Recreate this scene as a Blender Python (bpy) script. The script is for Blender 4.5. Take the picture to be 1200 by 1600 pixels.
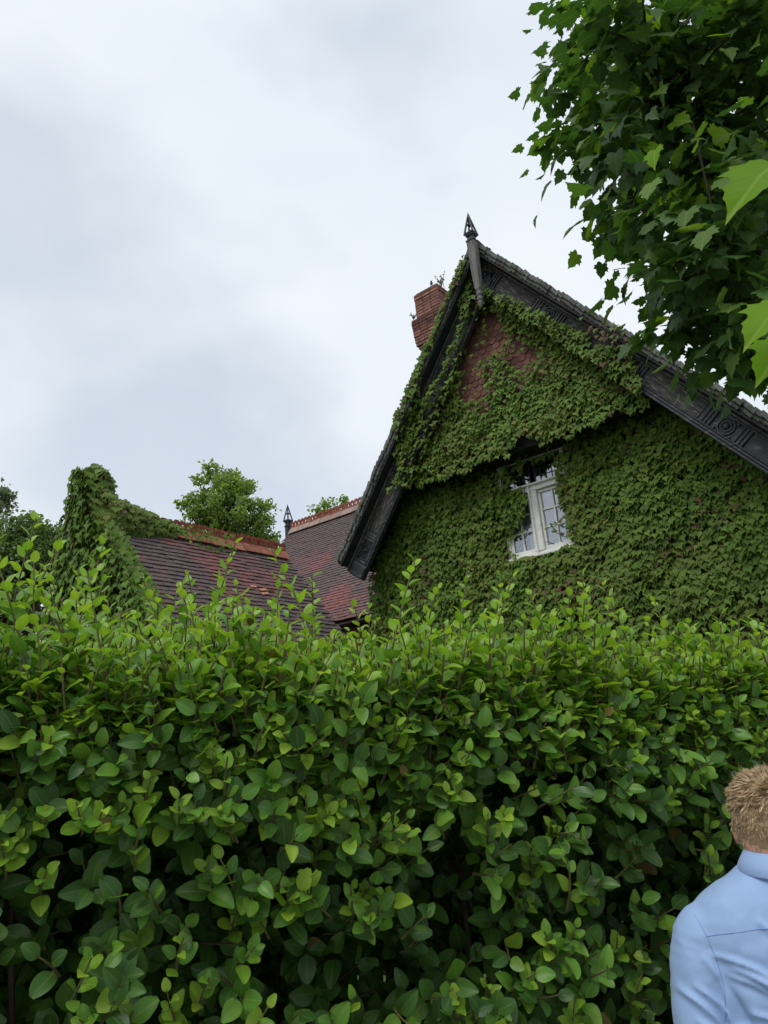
import bpy, bmesh, math, random
import numpy as np
from mathutils import Vector, Matrix, noise

S = bpy.context.scene
for o in list(bpy.data.objects):
    bpy.data.objects.remove(o)
COL = S.collection
R = math.radians
rng = np.random.default_rng(7)
random.seed(7)

# ------------------------------------------------------------------ camera
CAM_H = 1.85
PITCH, ROLL = R(18.0935), R(-4.75185)
cd = bpy.data.cameras.new('camera')
cam = bpy.data.objects.new('camera', cd)
COL.objects.link(cam)
cd.sensor_fit = 'VERTICAL'
cd.sensor_height = 24.0
cd.lens = 24.0 * 1092.3 / 1600.0
cd.clip_end = 2000
cd.clip_start = 0.05
Fv = Vector((0, math.cos(PITCH), math.sin(PITCH)))
U0 = Vector((0, -math.sin(PITCH), math.cos(PITCH)))
R0 = Vector((1, 0, 0))
Rv = math.cos(ROLL) * R0 + math.sin(ROLL) * U0
Uv = -math.sin(ROLL) * R0 + math.cos(ROLL) * U0
m = Matrix((Rv, Uv, -Fv)).transposed().to_4x4()
m.translation = (0, 0, CAM_H)
cam.matrix_world = m
S.camera = cam

# ------------------------------------------------------------------ world: overcast sky
SUN_EL, SUN_AZ = R(62), R(215)          # azimuth measured clockwise from +Y: behind the camera, a little to the left
W = bpy.data.worlds.new("World")
S.world = W
W.use_nodes = True
nt = W.node_tree
nt.nodes.clear()
out = nt.nodes.new('ShaderNodeOutputWorld')
bg = nt.nodes.new('ShaderNodeBackground')
sky = nt.nodes.new('ShaderNodeTexSky')
sky.sky_type = 'NISHITA'
sky.sun_disc = False
sky.sun_elevation = SUN_EL
sky.sun_rotation = SUN_AZ
tc = nt.nodes.new('ShaderNodeTexCoord')
mp = nt.nodes.new('ShaderNodeMapping')
mp.inputs['Scale'].default_value = (1, 1, 1.5)
mp.inputs['Location'].default_value = (0.35, 0.4, 0.75)
n1 = nt.nodes.new('ShaderNodeTexNoise')
n1.inputs['Scale'].default_value = 1.7
n1.inputs['Detail'].default_value = 5
n1.inputs['Roughness'].default_value = 0.5
n1.inputs['Distortion'].default_value = 0.25
n2 = nt.nodes.new('ShaderNodeTexNoise')
n2.inputs['Scale'].default_value = 2.1
n2.inputs['Detail'].default_value = 4
n2.inputs['Roughness'].default_value = 0.45
r1 = nt.nodes.new('ShaderNodeValToRGB')
r1.color_ramp.elements[0].position = 0.30
r1.color_ramp.elements[0].color = (5.75, 6.3, 6.95, 1)
r1.color_ramp.elements[1].position = 0.68
r1.color_ramp.elements[1].color = (6.85, 7.25, 7.65, 1)
r2 = nt.nodes.new('ShaderNodeValToRGB')
r2.color_ramp.elements[0].position = 0.33
r2.color_ramp.elements[0].color = (0.70, 0.70, 0.70, 1)
r2.color_ramp.elements[1].position = 0.5
r2.color_ramp.elements[1].color = (1, 1, 1, 1)
mx = nt.nodes.new('ShaderNodeMix')
mx.data_type = 'RGBA'
L = nt.links.new
L(tc.outputs['Generated'], mp.inputs['Vector'])
L(mp.outputs[0], n1.inputs['Vector'])
L(mp.outputs[0], n2.inputs['Vector'])
L(n1.outputs['Fac'], r1.inputs['Fac'])
L(n2.outputs['Fac'], r2.inputs['Fac'])
L(r2.outputs['Color'], mx.inputs['Factor'])
L(sky.outputs['Color'], mx.inputs['A'])
L(r1.outputs['Color'], mx.inputs['B'])
L(mx.outputs['Result'], bg.inputs['Color'])
bg.inputs['Strength'].default_value = 0.1
L(bg.outputs[0], out.inputs['Surface'])

sd = bpy.data.lights.new('sun', 'SUN')
sd.energy = 1.5
sd.angle = R(35)
sd.color = (1.0, 0.97, 0.92)
sun = bpy.data.objects.new('sun', sd)
COL.objects.link(sun)
sdir = Vector((math.sin(SUN_AZ) * math.cos(SUN_EL), math.cos(SUN_AZ) * math.cos(SUN_EL), math.sin(SUN_EL)))
sun.rotation_euler = sdir.to_track_quat('Z', 'Y').to_euler()
sun.location = sdir * 50

S.view_settings.view_transform = 'Standard'
S.view_settings.look = 'None'
S.view_settings.exposure = 0.4
S.view_settings.gamma = 1.0
S.view_settings.use_curve_mapping = False
S.render.engine = 'CYCLES'
S.cycles.use_denoising = True
S.cycles.max_bounces = 6
S.cycles.diffuse_bounces = 3
S.cycles.transmission_bounces = 4
S.cycles.transparent_max_bounces = 6
S.cycles.glossy_bounces = 2
S.cycles.sample_clamp_indirect = 6


# ------------------------------------------------------------------ helpers
class MB:
    """collects shapes, then links them as one mesh object"""
    def __init__(s):
        s.v, s.f = [], []

    def add(s, vs, fs, M=None):
        b = len(s.v)
        for p in vs:
            p = Vector(p)
            s.v.append(M @ p if M else p)
        for f in fs:
            s.f.append([b + i for i in f])
        return s

    def box(s, c, d, M=None, rot=None):
        x, y, z = d[0] / 2, d[1] / 2, d[2] / 2
        vs = [Vector(p) for p in ((-x, -y, -z), (x, -y, -z), (x, y, -z), (-x, y, -z), (-x, -y, z), (x, -y, z), (x, y, z), (-x, y, z))]
        if rot:
            vs = [rot @ p for p in vs]
        vs = [p + Vector(c) for p in vs]
        return s.add(vs, [(0, 3, 2, 1), (4, 5, 6, 7), (0, 1, 5, 4), (1, 2, 6, 5), (2, 3, 7, 6), (3, 0, 4, 7)], M)

    def prism(s, pts, d, M=None):
        """pts: list of 3D points of a planar polygon, d: extrusion vector"""
        n = len(pts)
        d = Vector(d)
        vs = [Vector(p) for p in pts] + [Vector(p) + d for p in pts]
        fs = [tuple(range(n))[::-1], tuple(range(n, 2 * n))] + [(i, (i + 1) % n, n + (i + 1) % n, n + i) for i in range(n)]
        return s.add(vs, fs, M)

    def tube(s, path, rad, seg=6, M=None, cap=True):
        pts = [Vector(p) for p in path]
        n = len(pts)
        if not hasattr(rad, '__len__'):
            rad = [rad] * n
        vs, fs = [], []
        up = Vector((0.3, 0.2, 1)).normalized()
        for i, p in enumerate(pts):
            t = (pts[min(i + 1, n - 1)] - pts[max(i - 1, 0)]).normalized()
            a = t.cross(up)
            if a.length < 1e-3:
                a = t.cross(Vector((1, 0, 0)))
            a.normalize()
            b = t.cross(a)
            for k in range(seg):
                an = 2 * math.pi * k / seg
                vs.append(p + (a * math.cos(an) + b * math.sin(an)) * rad[i])
        for i in range(n - 1):
            for k in range(seg):
                k2 = (k + 1) % seg
                fs.append((i * seg + k, i * seg + k2, (i + 1) * seg + k2, (i + 1) * seg + k))
        if cap:
            fs.append(tuple(range(seg))[::-1])
            fs.append(tuple(range((n - 1) * seg, n * seg)))
        return s.add(vs, fs, M)

    def loft(s, rings, M=None, cap=True):
        n = len(rings[0])
        vs = [p for r in rings for p in r]
        fs = []
        for i in range(len(rings) - 1):
            for k in range(n):
                k2 = (k + 1) % n
                fs.append((i * n + k, i * n + k2, (i + 1) * n + k2, (i + 1) * n + k))
        if cap:
            fs.append(tuple(range(n))[::-1])
            fs.append(tuple(range((len(rings) - 1) * n, len(rings) * n)))
        return s.add(vs, fs, M)

    def lathe(s, prof, c=(0, 0, 0), axis='Z', seg=16, M=None):
        rings = []
        for r, h in prof:
            rg = []
            for k in range(seg):
                a = 2 * math.pi * k / seg
                p = (r * math.cos(a), r * math.sin(a), h) if axis == 'Z' else (r * math.cos(a), h, r * math.sin(a))
                rg.append(Vector(p) + Vector(c))
            rings.append(rg)
        return s.loft(rings, M)

    def ring(s, c, R_, r_, seg=18, sec=6, M=None):
        """torus lying in the XZ plane"""
        vs, fs = [], []
        for i in range(seg):
            a = 2 * math.pi * i / seg
            for k in range(sec):
                b = 2 * math.pi * k / sec
                q = R_ + r_ * math.cos(b)
                vs.append(Vector((q * math.cos(a), r_ * math.sin(b), q * math.sin(a))) + Vector(c))
        for i in range(seg):
            for k in range(sec):
                i2, k2 = (i + 1) % seg, (k + 1) % sec
                fs.append((i * sec + k, i2 * sec + k, i2 * sec + k2, i * sec + k2))
        return s.add(vs, fs, M)

    def mesh(s, name, mat, smooth=False, bevel=0):
        me = bpy.data.meshes.new(name)
        me.from_pydata([tuple(p) for p in s.v], [], s.f)
        bm = bmesh.new()
        bm.from_mesh(me)
        bmesh.ops.recalc_face_normals(bm, faces=bm.faces)
        if bevel:
            bmesh.ops.bevel(bm, geom=bm.edges[:], offset=bevel, segments=1, affect='EDGES')
        bm.to_mesh(me)
        bm.free()
        if mat:
            for x in (mat if isinstance(mat, (list, tuple)) else [mat]):
                me.materials.append(x)
        if smooth:
            me.shade_smooth()
        return me

    def build(s, name, mat, parent=None, smooth=False, bevel=0, stuff=False, label=None):
        o = link(name, s.mesh(name, mat, smooth, bevel), parent)
        if stuff:
            o['kind'] = 'stuff'
        if label:
            o['label'] = label
        return o


def link(name, me, parent=None, M=None):
    o = bpy.data.objects.new(name, me)
    COL.objects.link(o)
    if parent:
        o.parent = parent
    if M is not None:
        o.matrix_local = M
    return o


def thing(name, label, cat, loc=(0, 0, 0), rz=0, group=None):
    o = bpy.data.objects.new(name, None)
    o.empty_display_size = 0.2
    COL.objects.link(o)
    o.location = loc
    o.rotation_euler = (0, 0, rz)
    tag(o, label, cat, group)
    return o


def tag(o, label, cat, group=None):
    o['label'] = label
    o['category'] = cat
    if group:
        o['group'] = group


def npmesh(name, V, F, mats, midx=None, uv=None, smooth=True):
    """V (n,3) F (m,3) triangles"""
    me = bpy.data.meshes.new(name)
    n, k = len(V), len(F)
    me.vertices.add(n)
    me.vertices.foreach_set('co', np.asarray(V, np.float32).ravel())
    me.loops.add(k * 3)
    me.loops.foreach_set('vertex_index', np.asarray(F, np.int32).ravel())
    me.polygons.add(k)
    me.polygons.foreach_set('loop_start', np.arange(0, k * 3, 3, dtype=np.int32))
    me.polygons.foreach_set('loop_total', np.full(k, 3, np.int32))
    for x in mats:
        me.materials.append(x)
    if midx is not None:
        me.polygons.foreach_set('material_index', np.asarray(midx, np.int32))
    me.polygons.foreach_set('use_smooth', np.full(k, smooth, bool))
    if uv is not None:
        l = me.uv_layers.new(name='UVMap')
        l.data.foreach_set('uv', np.asarray(uv, np.float32)[np.asarray(F).ravel()].ravel())
    me.update()
    me.validate()
    return me


# ---------------- leaf shapes: tip along +Y, upper face +Z, length 1
def leaf_grid(wfun, na, nt_, fold, curl, wave, ph, asym=0.0):
    V, UV, F = [], [], []
    ss = np.linspace(-1, 1, na)
    tt = np.linspace(0, 1, nt_)
    for j, t in enumerate(tt):
        w = wfun(t)
        for i, s_ in enumerate(ss):
            z = fold * abs(s_) * w * 2 + curl * (t * t) + wave * abs(s_) ** 1.5 * math.sin(5.5 * t + ph + (1.3 if s_ > 0 else 0)) * min(1, 3 * t)
            V.append((s_ * w * (1 + asym * s_), t + 0.02 * s_ * s_, z))
            UV.append((s_ * 0.5 + 0.5, t))
    for j in range(nt_ - 1):
        for i in range(na - 1):
            a = j * na + i
            F += [(a, a + 1, a + na + 1), (a, a + na + 1, a + na)]
    return np.array(V), np.array(F), np.array(UV)


def leaf_fan(outline, centre, bend, fold, droop=0.0):
    pts = [centre] + outline
    V, UV = [], []
    for x, y in pts:
        V.append((x, y, fold * abs(x) + bend * (y * y) + droop * (x * x)))
        UV.append((x + 0.5, y))
    n = len(outline)
    F = [(0, 1 + i, 1 + (i + 1) % n) for i in range(n)]
    return np.array(V), np.array(F), np.array(UV)


def orient(dirs, norms):
    """(n,3) tip directions, approximate normals -> (n,3,3) with columns x,y,z"""
    y = dirs / np.linalg.norm(dirs, axis=1, keepdims=True)
    x = np.cross(y, norms)
    x /= np.linalg.norm(x, axis=1, keepdims=True) + 1e-9
    z = np.cross(x, y)
    return np.stack([x, y, z], axis=2)


def leaves(parent, part, P, D, N, size, var, mi, variants, mats, n_parts, score, mass_name='foliage', small=None):
    """n_parts leaves of the highest score become part objects, the rest one stuff mesh"""
    P, D, N = np.asarray(P, float), np.asarray(D, float), np.asarray(N, float)
    size, var, mi = np.asarray(size, float), np.asarray(var, int), np.asarray(mi, int)
    M = orient(D, N)
    order = np.argsort(-score)
    chosen = np.zeros(len(P), bool)
    chosen[order[:n_parts]] = score[order[:n_parts]] > 0
    cache = {}
    for i in np.nonzero(chosen)[0]:
        key = (var[i], mi[i])
        if key not in cache:
            v, f, uv = variants[var[i]]
            cache[key] = npmesh(part, v, f, [mats[mi[i]]], uv=uv)
        mm = Matrix([[*(M[i, r] * size[i]), P[i, r]] for r in range(3)] + [[0, 0, 0, 1]])
        link(part, cache[key], parent, mm)
    VV, FF, UU, MM = [], [], [], []
    base = 0
    use = small if small is not None else np.zeros(len(P), bool)
    for lo in (False, True):
        for k, (v, f, uv) in enumerate(variants):
            idx = np.nonzero((~chosen) & (var == k) & (use == lo))[0]
            if len(idx) == 0:
                continue
            v2 = np.einsum('nij,vj->nvi', M[idx] * size[idx][:, None, None], v) + P[idx][:, None, :]
            nv = len(v)
            VV.append(v2.reshape(-1, 3))
            FF.append((f[None] + (base + np.arange(len(idx)) * nv)[:, None, None]).reshape(-1, 3))
            UU.append(np.tile(uv, (len(idx), 1)))
            MM.append(np.repeat(mi[idx], len(f)))
            base += nv * len(idx)
    me = npmesh(mass_name, np.concatenate(VV), np.concatenate(FF), mats, np.concatenate(MM), np.concatenate(UU))
    o = link(mass_name, me, parent)
    o['kind'] = 'stuff'
    return o


def proj(P):
    """world points -> photo pixels and depth"""
    d = np.asarray(P, float) - np.array([0, 0, CAM_H])
    z = d @ np.array(Fv)
    zz = np.where(np.abs(z) < 1e-6, 1e-6, z)
    return 600 + 1092.3 * (d @ np.array(Rv)) / zz, 800 - 1092.3 * (d @ np.array(Uv)) / zz, z


def view_score(P, size, ok=None):
    x, y, z = proj(P)
    s = size / np.maximum(z, .1)
    s = np.where((z > 0) & (x > 0) & (x < 1200) & (y > 0) & (y < 1600), s, -1)
    if ok is not None:
        s = np.where(ok, s, -1)
    return s


# ------------------------------------------------------------------ materials
def nodes(name):
    mt = bpy.data.materials.new(name)
    mt.use_nodes = True
    t = mt.node_tree
    t.nodes.clear()
    o = t.nodes.new('ShaderNodeOutputMaterial')
    b = t.nodes.new('ShaderNodeBsdfPrincipled')
    t.links.new(b.outputs[0], o.inputs['Surface'])
    return mt, t, b, o


def NN(t, kind, **kw):
    n = t.nodes.new(kind)
    for k, v in kw.items():
        if k in n.inputs:
            n.inputs[k].default_value = v
        else:
            setattr(n, k, v)
    return n


def mixc(t, fac, a, b):
    n = t.nodes.new('ShaderNodeMix')
    n.data_type = 'RGBA'
    for sock, v in (('Factor', fac), ('A', a), ('B', b)):
        i = n.inputs[sock]
        if hasattr(v, 'is_linked') or isinstance(v, bpy.types.NodeSocket):
            t.links.new(v, i)
        else:
            i.default_value = v if sock == 'Factor' else (*v, 1) if len(v) == 3 else v
    return n.outputs['Result']


def ramp(t, fac, lo, hi):
    n = t.nodes.new('ShaderNodeMapRange')
    n.inputs['From Min'].default_value = lo
    n.inputs['From Max'].default_value = hi
    t.links.new(fac, n.inputs['Value'])
    return n.outputs['Result']


def pos_noise(t, scale, detail=4, rough=0.55, vec=None):
    n = NN(t, 'ShaderNodeTexNoise', Scale=scale, Detail=detail, Roughness=rough)
    if vec is None:
        g = t.nodes.new('ShaderNodeNewGeometry')
        vec = g.outputs['Position']
    t.links.new(vec, n.inputs['Vector'])
    return n.outputs['Fac']


def rand(t):
    g = t.nodes.new('ShaderNodeNewGeometry')
    o = t.nodes.new('ShaderNodeObjectInfo')
    a = NN(t, 'ShaderNodeMath', operation='ADD')
    t.links.new(g.outputs['Random Per Island'], a.inputs[0])
    t.links.new(o.outputs['Random'], a.inputs[1])
    f = NN(t, 'ShaderNodeMath', operation='FRACT')
    t.links.new(a.outputs[0], f.inputs[0])
    return f.outputs[0]


def bump(t, b, h, strength=0.3, dist=0.01):
    n = t.nodes.new('ShaderNodeBump')
    n.inputs['Strength'].default_value = strength
    n.inputs['Distance'].default_value = dist
    t.links.new(h, n.inputs['Height'])
    t.links.new(n.outputs[0], b.inputs['Normal'])


def surf(name, c1, c2, scale=6, rough=0.8, c3=None, s3=30, f3=(0.6, 0.7), bstr=0.4, bdist=0.01, rnd=0.0, lo=0.35, hi=0.65, stretch=None, spec=0.3, metal=0):
    mt, t, b, o = nodes(name)
    vec = None
    if stretch:
        tcn = t.nodes.new('ShaderNodeTexCoord')
        mpn = NN(t, 'ShaderNodeMapping')
        mpn.inputs['Scale'].default_value = stretch
        t.links.new(tcn.outputs['Object'], mpn.inputs['Vector'])
        vec = mpn.outputs[0]
    f = ramp(t, pos_noise(t, scale, vec=vec), lo, hi)
    c = mixc(t, f, c1, c2)
    if c3:
        c = mixc(t, ramp(t, pos_noise(t, s3, 3, vec=vec), *f3), c, c3)
    if rnd:
        v = NN(t, 'ShaderNodeHueSaturation')
        r = rand(t)
        mr = t.nodes.new('ShaderNodeMapRange')
        mr.inputs['To Min'].default_value = 1 - rnd
        mr.inputs['To Max'].default_value = 1 + rnd
        t.links.new(r, mr.inputs['Value'])
        t.links.new(mr.outputs[0], v.inputs['Value'])
        t.links.new(c, v.inputs['Color'])
        c = v.outputs['Color']
    t.links.new(c, b.inputs['Base Color'])
    b.inputs['Roughness'].default_value = rough
    b.inputs['Specular IOR Level'].default_value = spec
    b.inputs['Metallic'].default_value = metal
    if bstr:
        bump(t, b, pos_noise(t, scale * 5, 5, 0.6, vec=vec), bstr, bdist)
    return mt


def leaf_mat(name, ca, cb, cc, trans, tcol, rough=0.4, vein=None, spec=0.5, patch=None, pscale=0.8, vein_bump=0.0):
    """colour differs from leaf to leaf; a paler midrib; light passes through"""
    mt, t, b, o = nodes(name)
    r = rand(t)
    n = t.nodes.new('ShaderNodeValToRGB')
    e = n.color_ramp.elements
    e[0].color = (*ca, 1)
    e[1].color = (*cc, 1)
    e[1].position = 1.0
    k = e.new(0.5)
    k.color = (*cb, 1)
    t.links.new(r, n.inputs['Fac'])
    c = n.outputs['Color']
    if patch:
        c = mixc(t, ramp(t, pos_noise(t, pscale, 3), 0.5, 0.75), c, patch)
    if vein:
        uvn = t.nodes.new('ShaderNodeUVMap')
        sp = t.nodes.new('ShaderNodeSeparateXYZ')
        t.links.new(uvn.outputs[0], sp.inputs[0])
        a = NN(t, 'ShaderNodeMath', operation='SUBTRACT')
        t.links.new(sp.outputs[0], a.inputs[0])
        a.inputs[1].default_value = 0.5
        ab = NN(t, 'ShaderNodeMath', operation='ABSOLUTE')
        t.links.new(a.outputs[0], ab.inputs[0])
        # side veins: slanted stripes
        w = NN(t, 'ShaderNodeMath', operation='MULTIPLY_ADD')
        t.links.new(ab.outputs[0], w.inputs[0])
        w.inputs[1].default_value = -0.8
        t.links.new(sp.outputs[1], w.inputs[2])
        s_ = NN(t, 'ShaderNodeMath', operation='MULTIPLY')
        t.links.new(w.outputs[0], s_.inputs[0])
        s_.inputs[1].default_value = 44
        sn = NN(t, 'ShaderNodeMath', operation='SINE')
        t.links.new(s_.outputs[0], sn.inputs[0])
        sv = ramp(t, sn.outputs[0], 0.75, 1.0)
        sv2 = NN(t, 'ShaderNodeMath', operation='MULTIPLY')
        t.links.new(sv, sv2.inputs[0])
        sv2.inputs[1].default_value = 0.18
        mr_ = ramp(t, ab.outputs[0], 0.045, 0.012)
        mxx = NN(t, 'ShaderNodeMath', operation='MAXIMUM')
        t.links.new(mr_, mxx.inputs[0])
        t.links.new(sv2.outputs[0], mxx.inputs[1])
        mm = NN(t, 'ShaderNodeMath', operation='MULTIPLY')
        t.links.new(mxx.outputs[0], mm.inputs[0])
        mm.inputs[1].default_value = 0.6
        c = mixc(t, mm.outputs[0], c, vein)
        if vein_bump:
            bump(t, b, mxx.outputs[0], vein_bump, 0.002)
    t.links.new(c, b.inputs['Base Color'])
    b.inputs['Roughness'].default_value = rough
    b.inputs['Specular IOR Level'].default_value = spec
    tr = t.nodes.new('ShaderNodeBsdfTranslucent')
    hs = NN(t, 'ShaderNodeMix', data_type='RGBA', blend_type='MULTIPLY')
    hs.inputs['Factor'].default_value = 1
    t.links.new(c, hs.inputs['A'])
    hs.inputs['B'].default_value = (*tcol, 1)
    t.links.new(hs.outputs['Result'], tr.inputs['Color'])
    ms = t.nodes.new('ShaderNodeMixShader')
    ms.inputs[0].default_value = trans
    t.links.new(b.outputs[0], ms.inputs[1])
    t.links.new(tr.outputs[0], ms.inputs[2])
    t.links.new(ms.outputs[0], o.inputs['Surface'])
    return mt


M = {}
M['grass'] = surf('grass_ground', (.035, .06, .02), (.07, .09, .03), 1.5, .95, (.06, .05, .03), 6)
M['pave'] = surf('pavement_stone', (.22, .21, .2), (.3, .29, .27), 3, .9, (.15, .15, .14), 40)
M['plaster'] = surf('old_render', (.05, .04, .035), (.09, .065, .05), 3, .9)  # browned down so the colour carries the deep shade below the jetty
M['brick'] = surf('red_brick', (.19, .085, .065), (.27, .135, .105), 9, .9, (.09, .06, .055), 14, (.55, .75), rnd=.28)
M['brickdark'] = surf('sooty_brick', (.12, .055, .042), (.18, .075, .05), 9, .9, (.06, .05, .05), 14, (.5, .7), rnd=.3)
M['mortar'] = surf('mortar', (.14, .11, .09), (.2, .16, .13), 12, .95)
M['paint'] = surf('peeling_dark_paint', (.020, .022, .027), (.036, .038, .045), 4, .5, (.12, .11, .10), 11, (.56, .68), bstr=.6, stretch=(.55, 1, 2.5), spec=.4)
M['paintbare'] = surf('bare_weathered_board', (.03, .029, .032), (.10, .092, .085), 9, .8, (.24, .21, .18), 14, (.54, .66), bstr=.8, stretch=(.35, 1, 3.5))
M['greywood'] = surf('grey_weathered_wood', (.10, .095, .09), (.22, .21, .20), 9, .85, (.05, .05, .05), 30, (.6, .7), bstr=.6, stretch=(3, 3, .4))
M['soffit'] = surf('dark_soffit_board', (.014, .015, .018), (.028, .028, .03), 5, .8)
M['bead'] = surf('weathered_bead', (.05, .047, .045), (.13, .12, .11), 12, .8, (.02, .02, .02), 20, (.55, .7), bstr=.5)
M['moss'] = surf('mossy_tile', (.085, .088, .085), (.15, .155, .14), 6, .95, (.07, .085, .035), 10, (.55, .75), rnd=.3, bstr=.8, bdist=.02)
M['hangtile'] = surf('hanging_tile_clay', (.17, .075, .058), (.25, .115, .088), 5, .85, (.09, .055, .05), 25, (.55, .7), rnd=.25)
M['roofplain'] = surf('roof_underlay', (.05, .04, .04), (.09, .06, .06), 4, .9)
M['ridge'] = surf('ridge_clay', (.27, .085, .05), (.36, .14, .085), 8, .85, (.12, .09, .08), 14, (.52, .7), rnd=.22)
M['ridgepale'] = surf('pale_weathered_ridge', (.24, .16, .13), (.32, .22, .18), 8, .9, (.2, .2, .18), 10, (.5, .65), rnd=.15)
M['crest'] = surf('crest_clay', (.22, .055, .035), (.32, .09, .055), 14, .85, (.10, .08, .06), 20, (.55, .7), rnd=.2)
M['white'] = surf('aged_white_paint', (.70, .69, .65), (.80, .79, .76), 7, .55, (.3, .27, .22), 26, (.62, .74), bstr=.25, bdist=.004)
M['lead'] = surf('lead', (.02, .022, .026), (.04, .042, .048), 20, .5)
M['curtain'] = surf('net_curtain', (.78, .79, .82), (.84, .85, .88), 3, .9, bstr=0)
M['room'] = surf('dark_room', (.03, .03, .03), (.05, .05, .05), 3, .9)
M['bark'] = surf('plane_bark', (.05, .04, .03), (.10, .085, .065), 6, .9, (.14, .13, .09), 5, (.58, .64))
M['twig'] = surf('twig_bark', (.035, .025, .018), (.06, .045, .03), 12, .85)
M['stem'] = surf('green_stem', (.10, .075, .035), (.13, .13, .05), 14, .6)
M['vine'] = surf('vine_stem', (.05, .038, .03), (.085, .065, .05), 18, .9)
M['iron'] = surf('painted_iron', (.018, .021, .028), (.04, .044, .055), 9, .55)
M['weed'] = leaf_mat('weed_leaf', (.06, .09, .03), (.08, .11, .04), (.10, .10, .05), .3, (1.5, 1.6, .7))


def tile_mat():
    mt, t, b, o = nodes('old_roof_tile')
    g = t.nodes.new('ShaderNodeNewGeometry')
    big = ramp(t, pos_noise(t, .6, 3, .55), .5, .68)
    r = rand(t)
    rr = NN(t, 'ShaderNodeMath', operation='MULTIPLY_ADD')
    t.links.new(r, rr.inputs[0])
    rr.inputs[1].default_value = .6
    rr.inputs[2].default_value = -.3
    ad = NN(t, 'ShaderNodeMath', operation='ADD', use_clamp=True)
    t.links.new(big, ad.inputs[0])
    t.links.new(rr.outputs[0], ad.inputs[1])
    c = mixc(t, ad.outputs[0], (.094, .067, .068), (.20, .073, .066))
    c = mixc(t, ramp(t, pos_noise(t, 9, 5, .65), .52, .7), c, (.045, .042, .045))
    c = mixc(t, ramp(t, pos_noise(t, 34, 3, .6), .66, .72), c, (.26, .25, .24))
    t.links.new(c, b.inputs['Base Color'])
    b.inputs['Roughness'].default_value = .82
    bump(t, b, pos_noise(t, 40, 4), .5, .006)
    return mt


M['tile'] = tile_mat()
M['slip'] = surf('fresh_broken_tile', (.42, .19, .12), (.5, .27, .19), 20, .9)


def glass_mat():
    mt, t, b, o = nodes('old_window_glass')
    t.nodes.remove(b)
    gl = NN(t, 'ShaderNodeBsdfGlossy', Roughness=.03)
    gl.inputs['Color'].default_value = (.9, .92, .95, 1)
    tp = t.nodes.new('ShaderNodeBsdfTransparent')
    tp.inputs['Color'].default_value = (.86, .88, .9, 1)
    fr = NN(t, 'ShaderNodeFresnel', IOR=1.5)
    mr = t.nodes.new('ShaderNodeMapRange')
    mr.inputs['To Min'].default_value = .16
    mr.inputs['To Max'].default_value = 1.0
    t.links.new(fr.outputs[0], mr.inputs['Value'])
    ms = t.nodes.new('ShaderNodeMixShader')
    t.links.new(mr.outputs[0], ms.inputs[0])
    t.links.new(tp.outputs[0], ms.inputs[1])
    t.links.new(gl.outputs[0], ms.inputs[2])
    t.links.new(ms.outputs[0], o.inputs['Surface'])
    return mt


M['glass'] = glass_mat()

# hedge leaves: old dark leathery, middle, fresh apple green; some lit and shaded contrast is put into these colours
M['hedge_old'] = leaf_mat('hedge_leaf_old', (.028, .078, .014), (.043, .112, .018), (.068, .155, .024), .14, (1.6, 1.7, .6), .40, (.12, .20, .06), .32, patch=(.052, .10, .02), pscale=22)
M['hedge_mid'] = leaf_mat('hedge_leaf_grown', (.072, .185, .024), (.10, .24, .028), (.145, .30, .034), .26, (1.5, 1.5, .6), .40, (.20, .30, .08), .36, patch=(.14, .23, .035), pscale=22)
M['hedge_new'] = leaf_mat('hedge_leaf_fresh', (.16, .33, .03), (.23, .41, .035), (.32, .49, .05), .42, (1.4, 1.35, .6), .4, (.34, .45, .12), .45)
M['hedge_brown'] = leaf_mat('hedge_leaf_withered', (.10, .07, .025), (.14, .11, .03), (.16, .14, .03), .15, (1.4, 1.3, .6), .6, spec=.2)
HM = [M['hedge_old'], M['hedge_mid'], M['hedge_new'], M['hedge_brown']]
M['ivy_a'] = leaf_mat('ivy_leaf_green', (.060, .118, .017), (.092, .170, .022), (.142, .232, .033), .22, (1.5, 1.5, .6), .6, spec=.22, patch=(.115, .15, .026), pscale=.9)
M['ivy_b'] = leaf_mat('ivy_leaf_yellowing', (.09, .15, .025), (.13, .18, .03), (.17, .17, .04), .25, (1.4, 1.3, .6), .6, spec=.22)
M['ivy_c'] = leaf_mat('ivy_leaf_bronze', (.09, .07, .03), (.13, .085, .04), (.11, .06, .035), .2, (1.4, 1.2, .7), .6, spec=.22)
IM = [M['ivy_a'], M['ivy_b'], M['ivy_c']]
M['pl_a'] = leaf_mat('plane_leaf', (.036, .084, .026), (.05, .11, .03), (.075, .15, .036), .33, (1.5, 1.7, .55), .5, (.10, .16, .06), .25)
M['pl_b'] = leaf_mat('plane_leaf_light', (.08, .15, .03), (.11, .20, .035), (.14, .24, .04), .4, (1.5, 1.6, .5), .5, (.17, .26, .08), .22)
M['pl_c'] = leaf_mat('plane_leaf_fresh', (.13, .27, .012), (.16, .31, .014), (.19, .34, .016), .55, (1.5, 1.5, .4), .55, (.30, .44, .10), .15)
PM = [M['pl_a'], M['pl_b'], M['pl_c']]
M['bt_a'] = leaf_mat('tree_leaf_green', (.13, .21, .055), (.17, .26, .06), (.21, .31, .075), .45, (1.5, 1.6, .6), .5)
M['bt_b'] = leaf_mat('tree_leaf_dark', (.08, .135, .045), (.105, .17, .05), (.13, .21, .06), .4, (1.5, 1.6, .6), .5)
M['bt_c'] = leaf_mat('tree_leaf_grey', (.11, .15, .09), (.13, .18, .10), (.16, .21, .11), .4, (1.4, 1.5, .8), .5)

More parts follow.
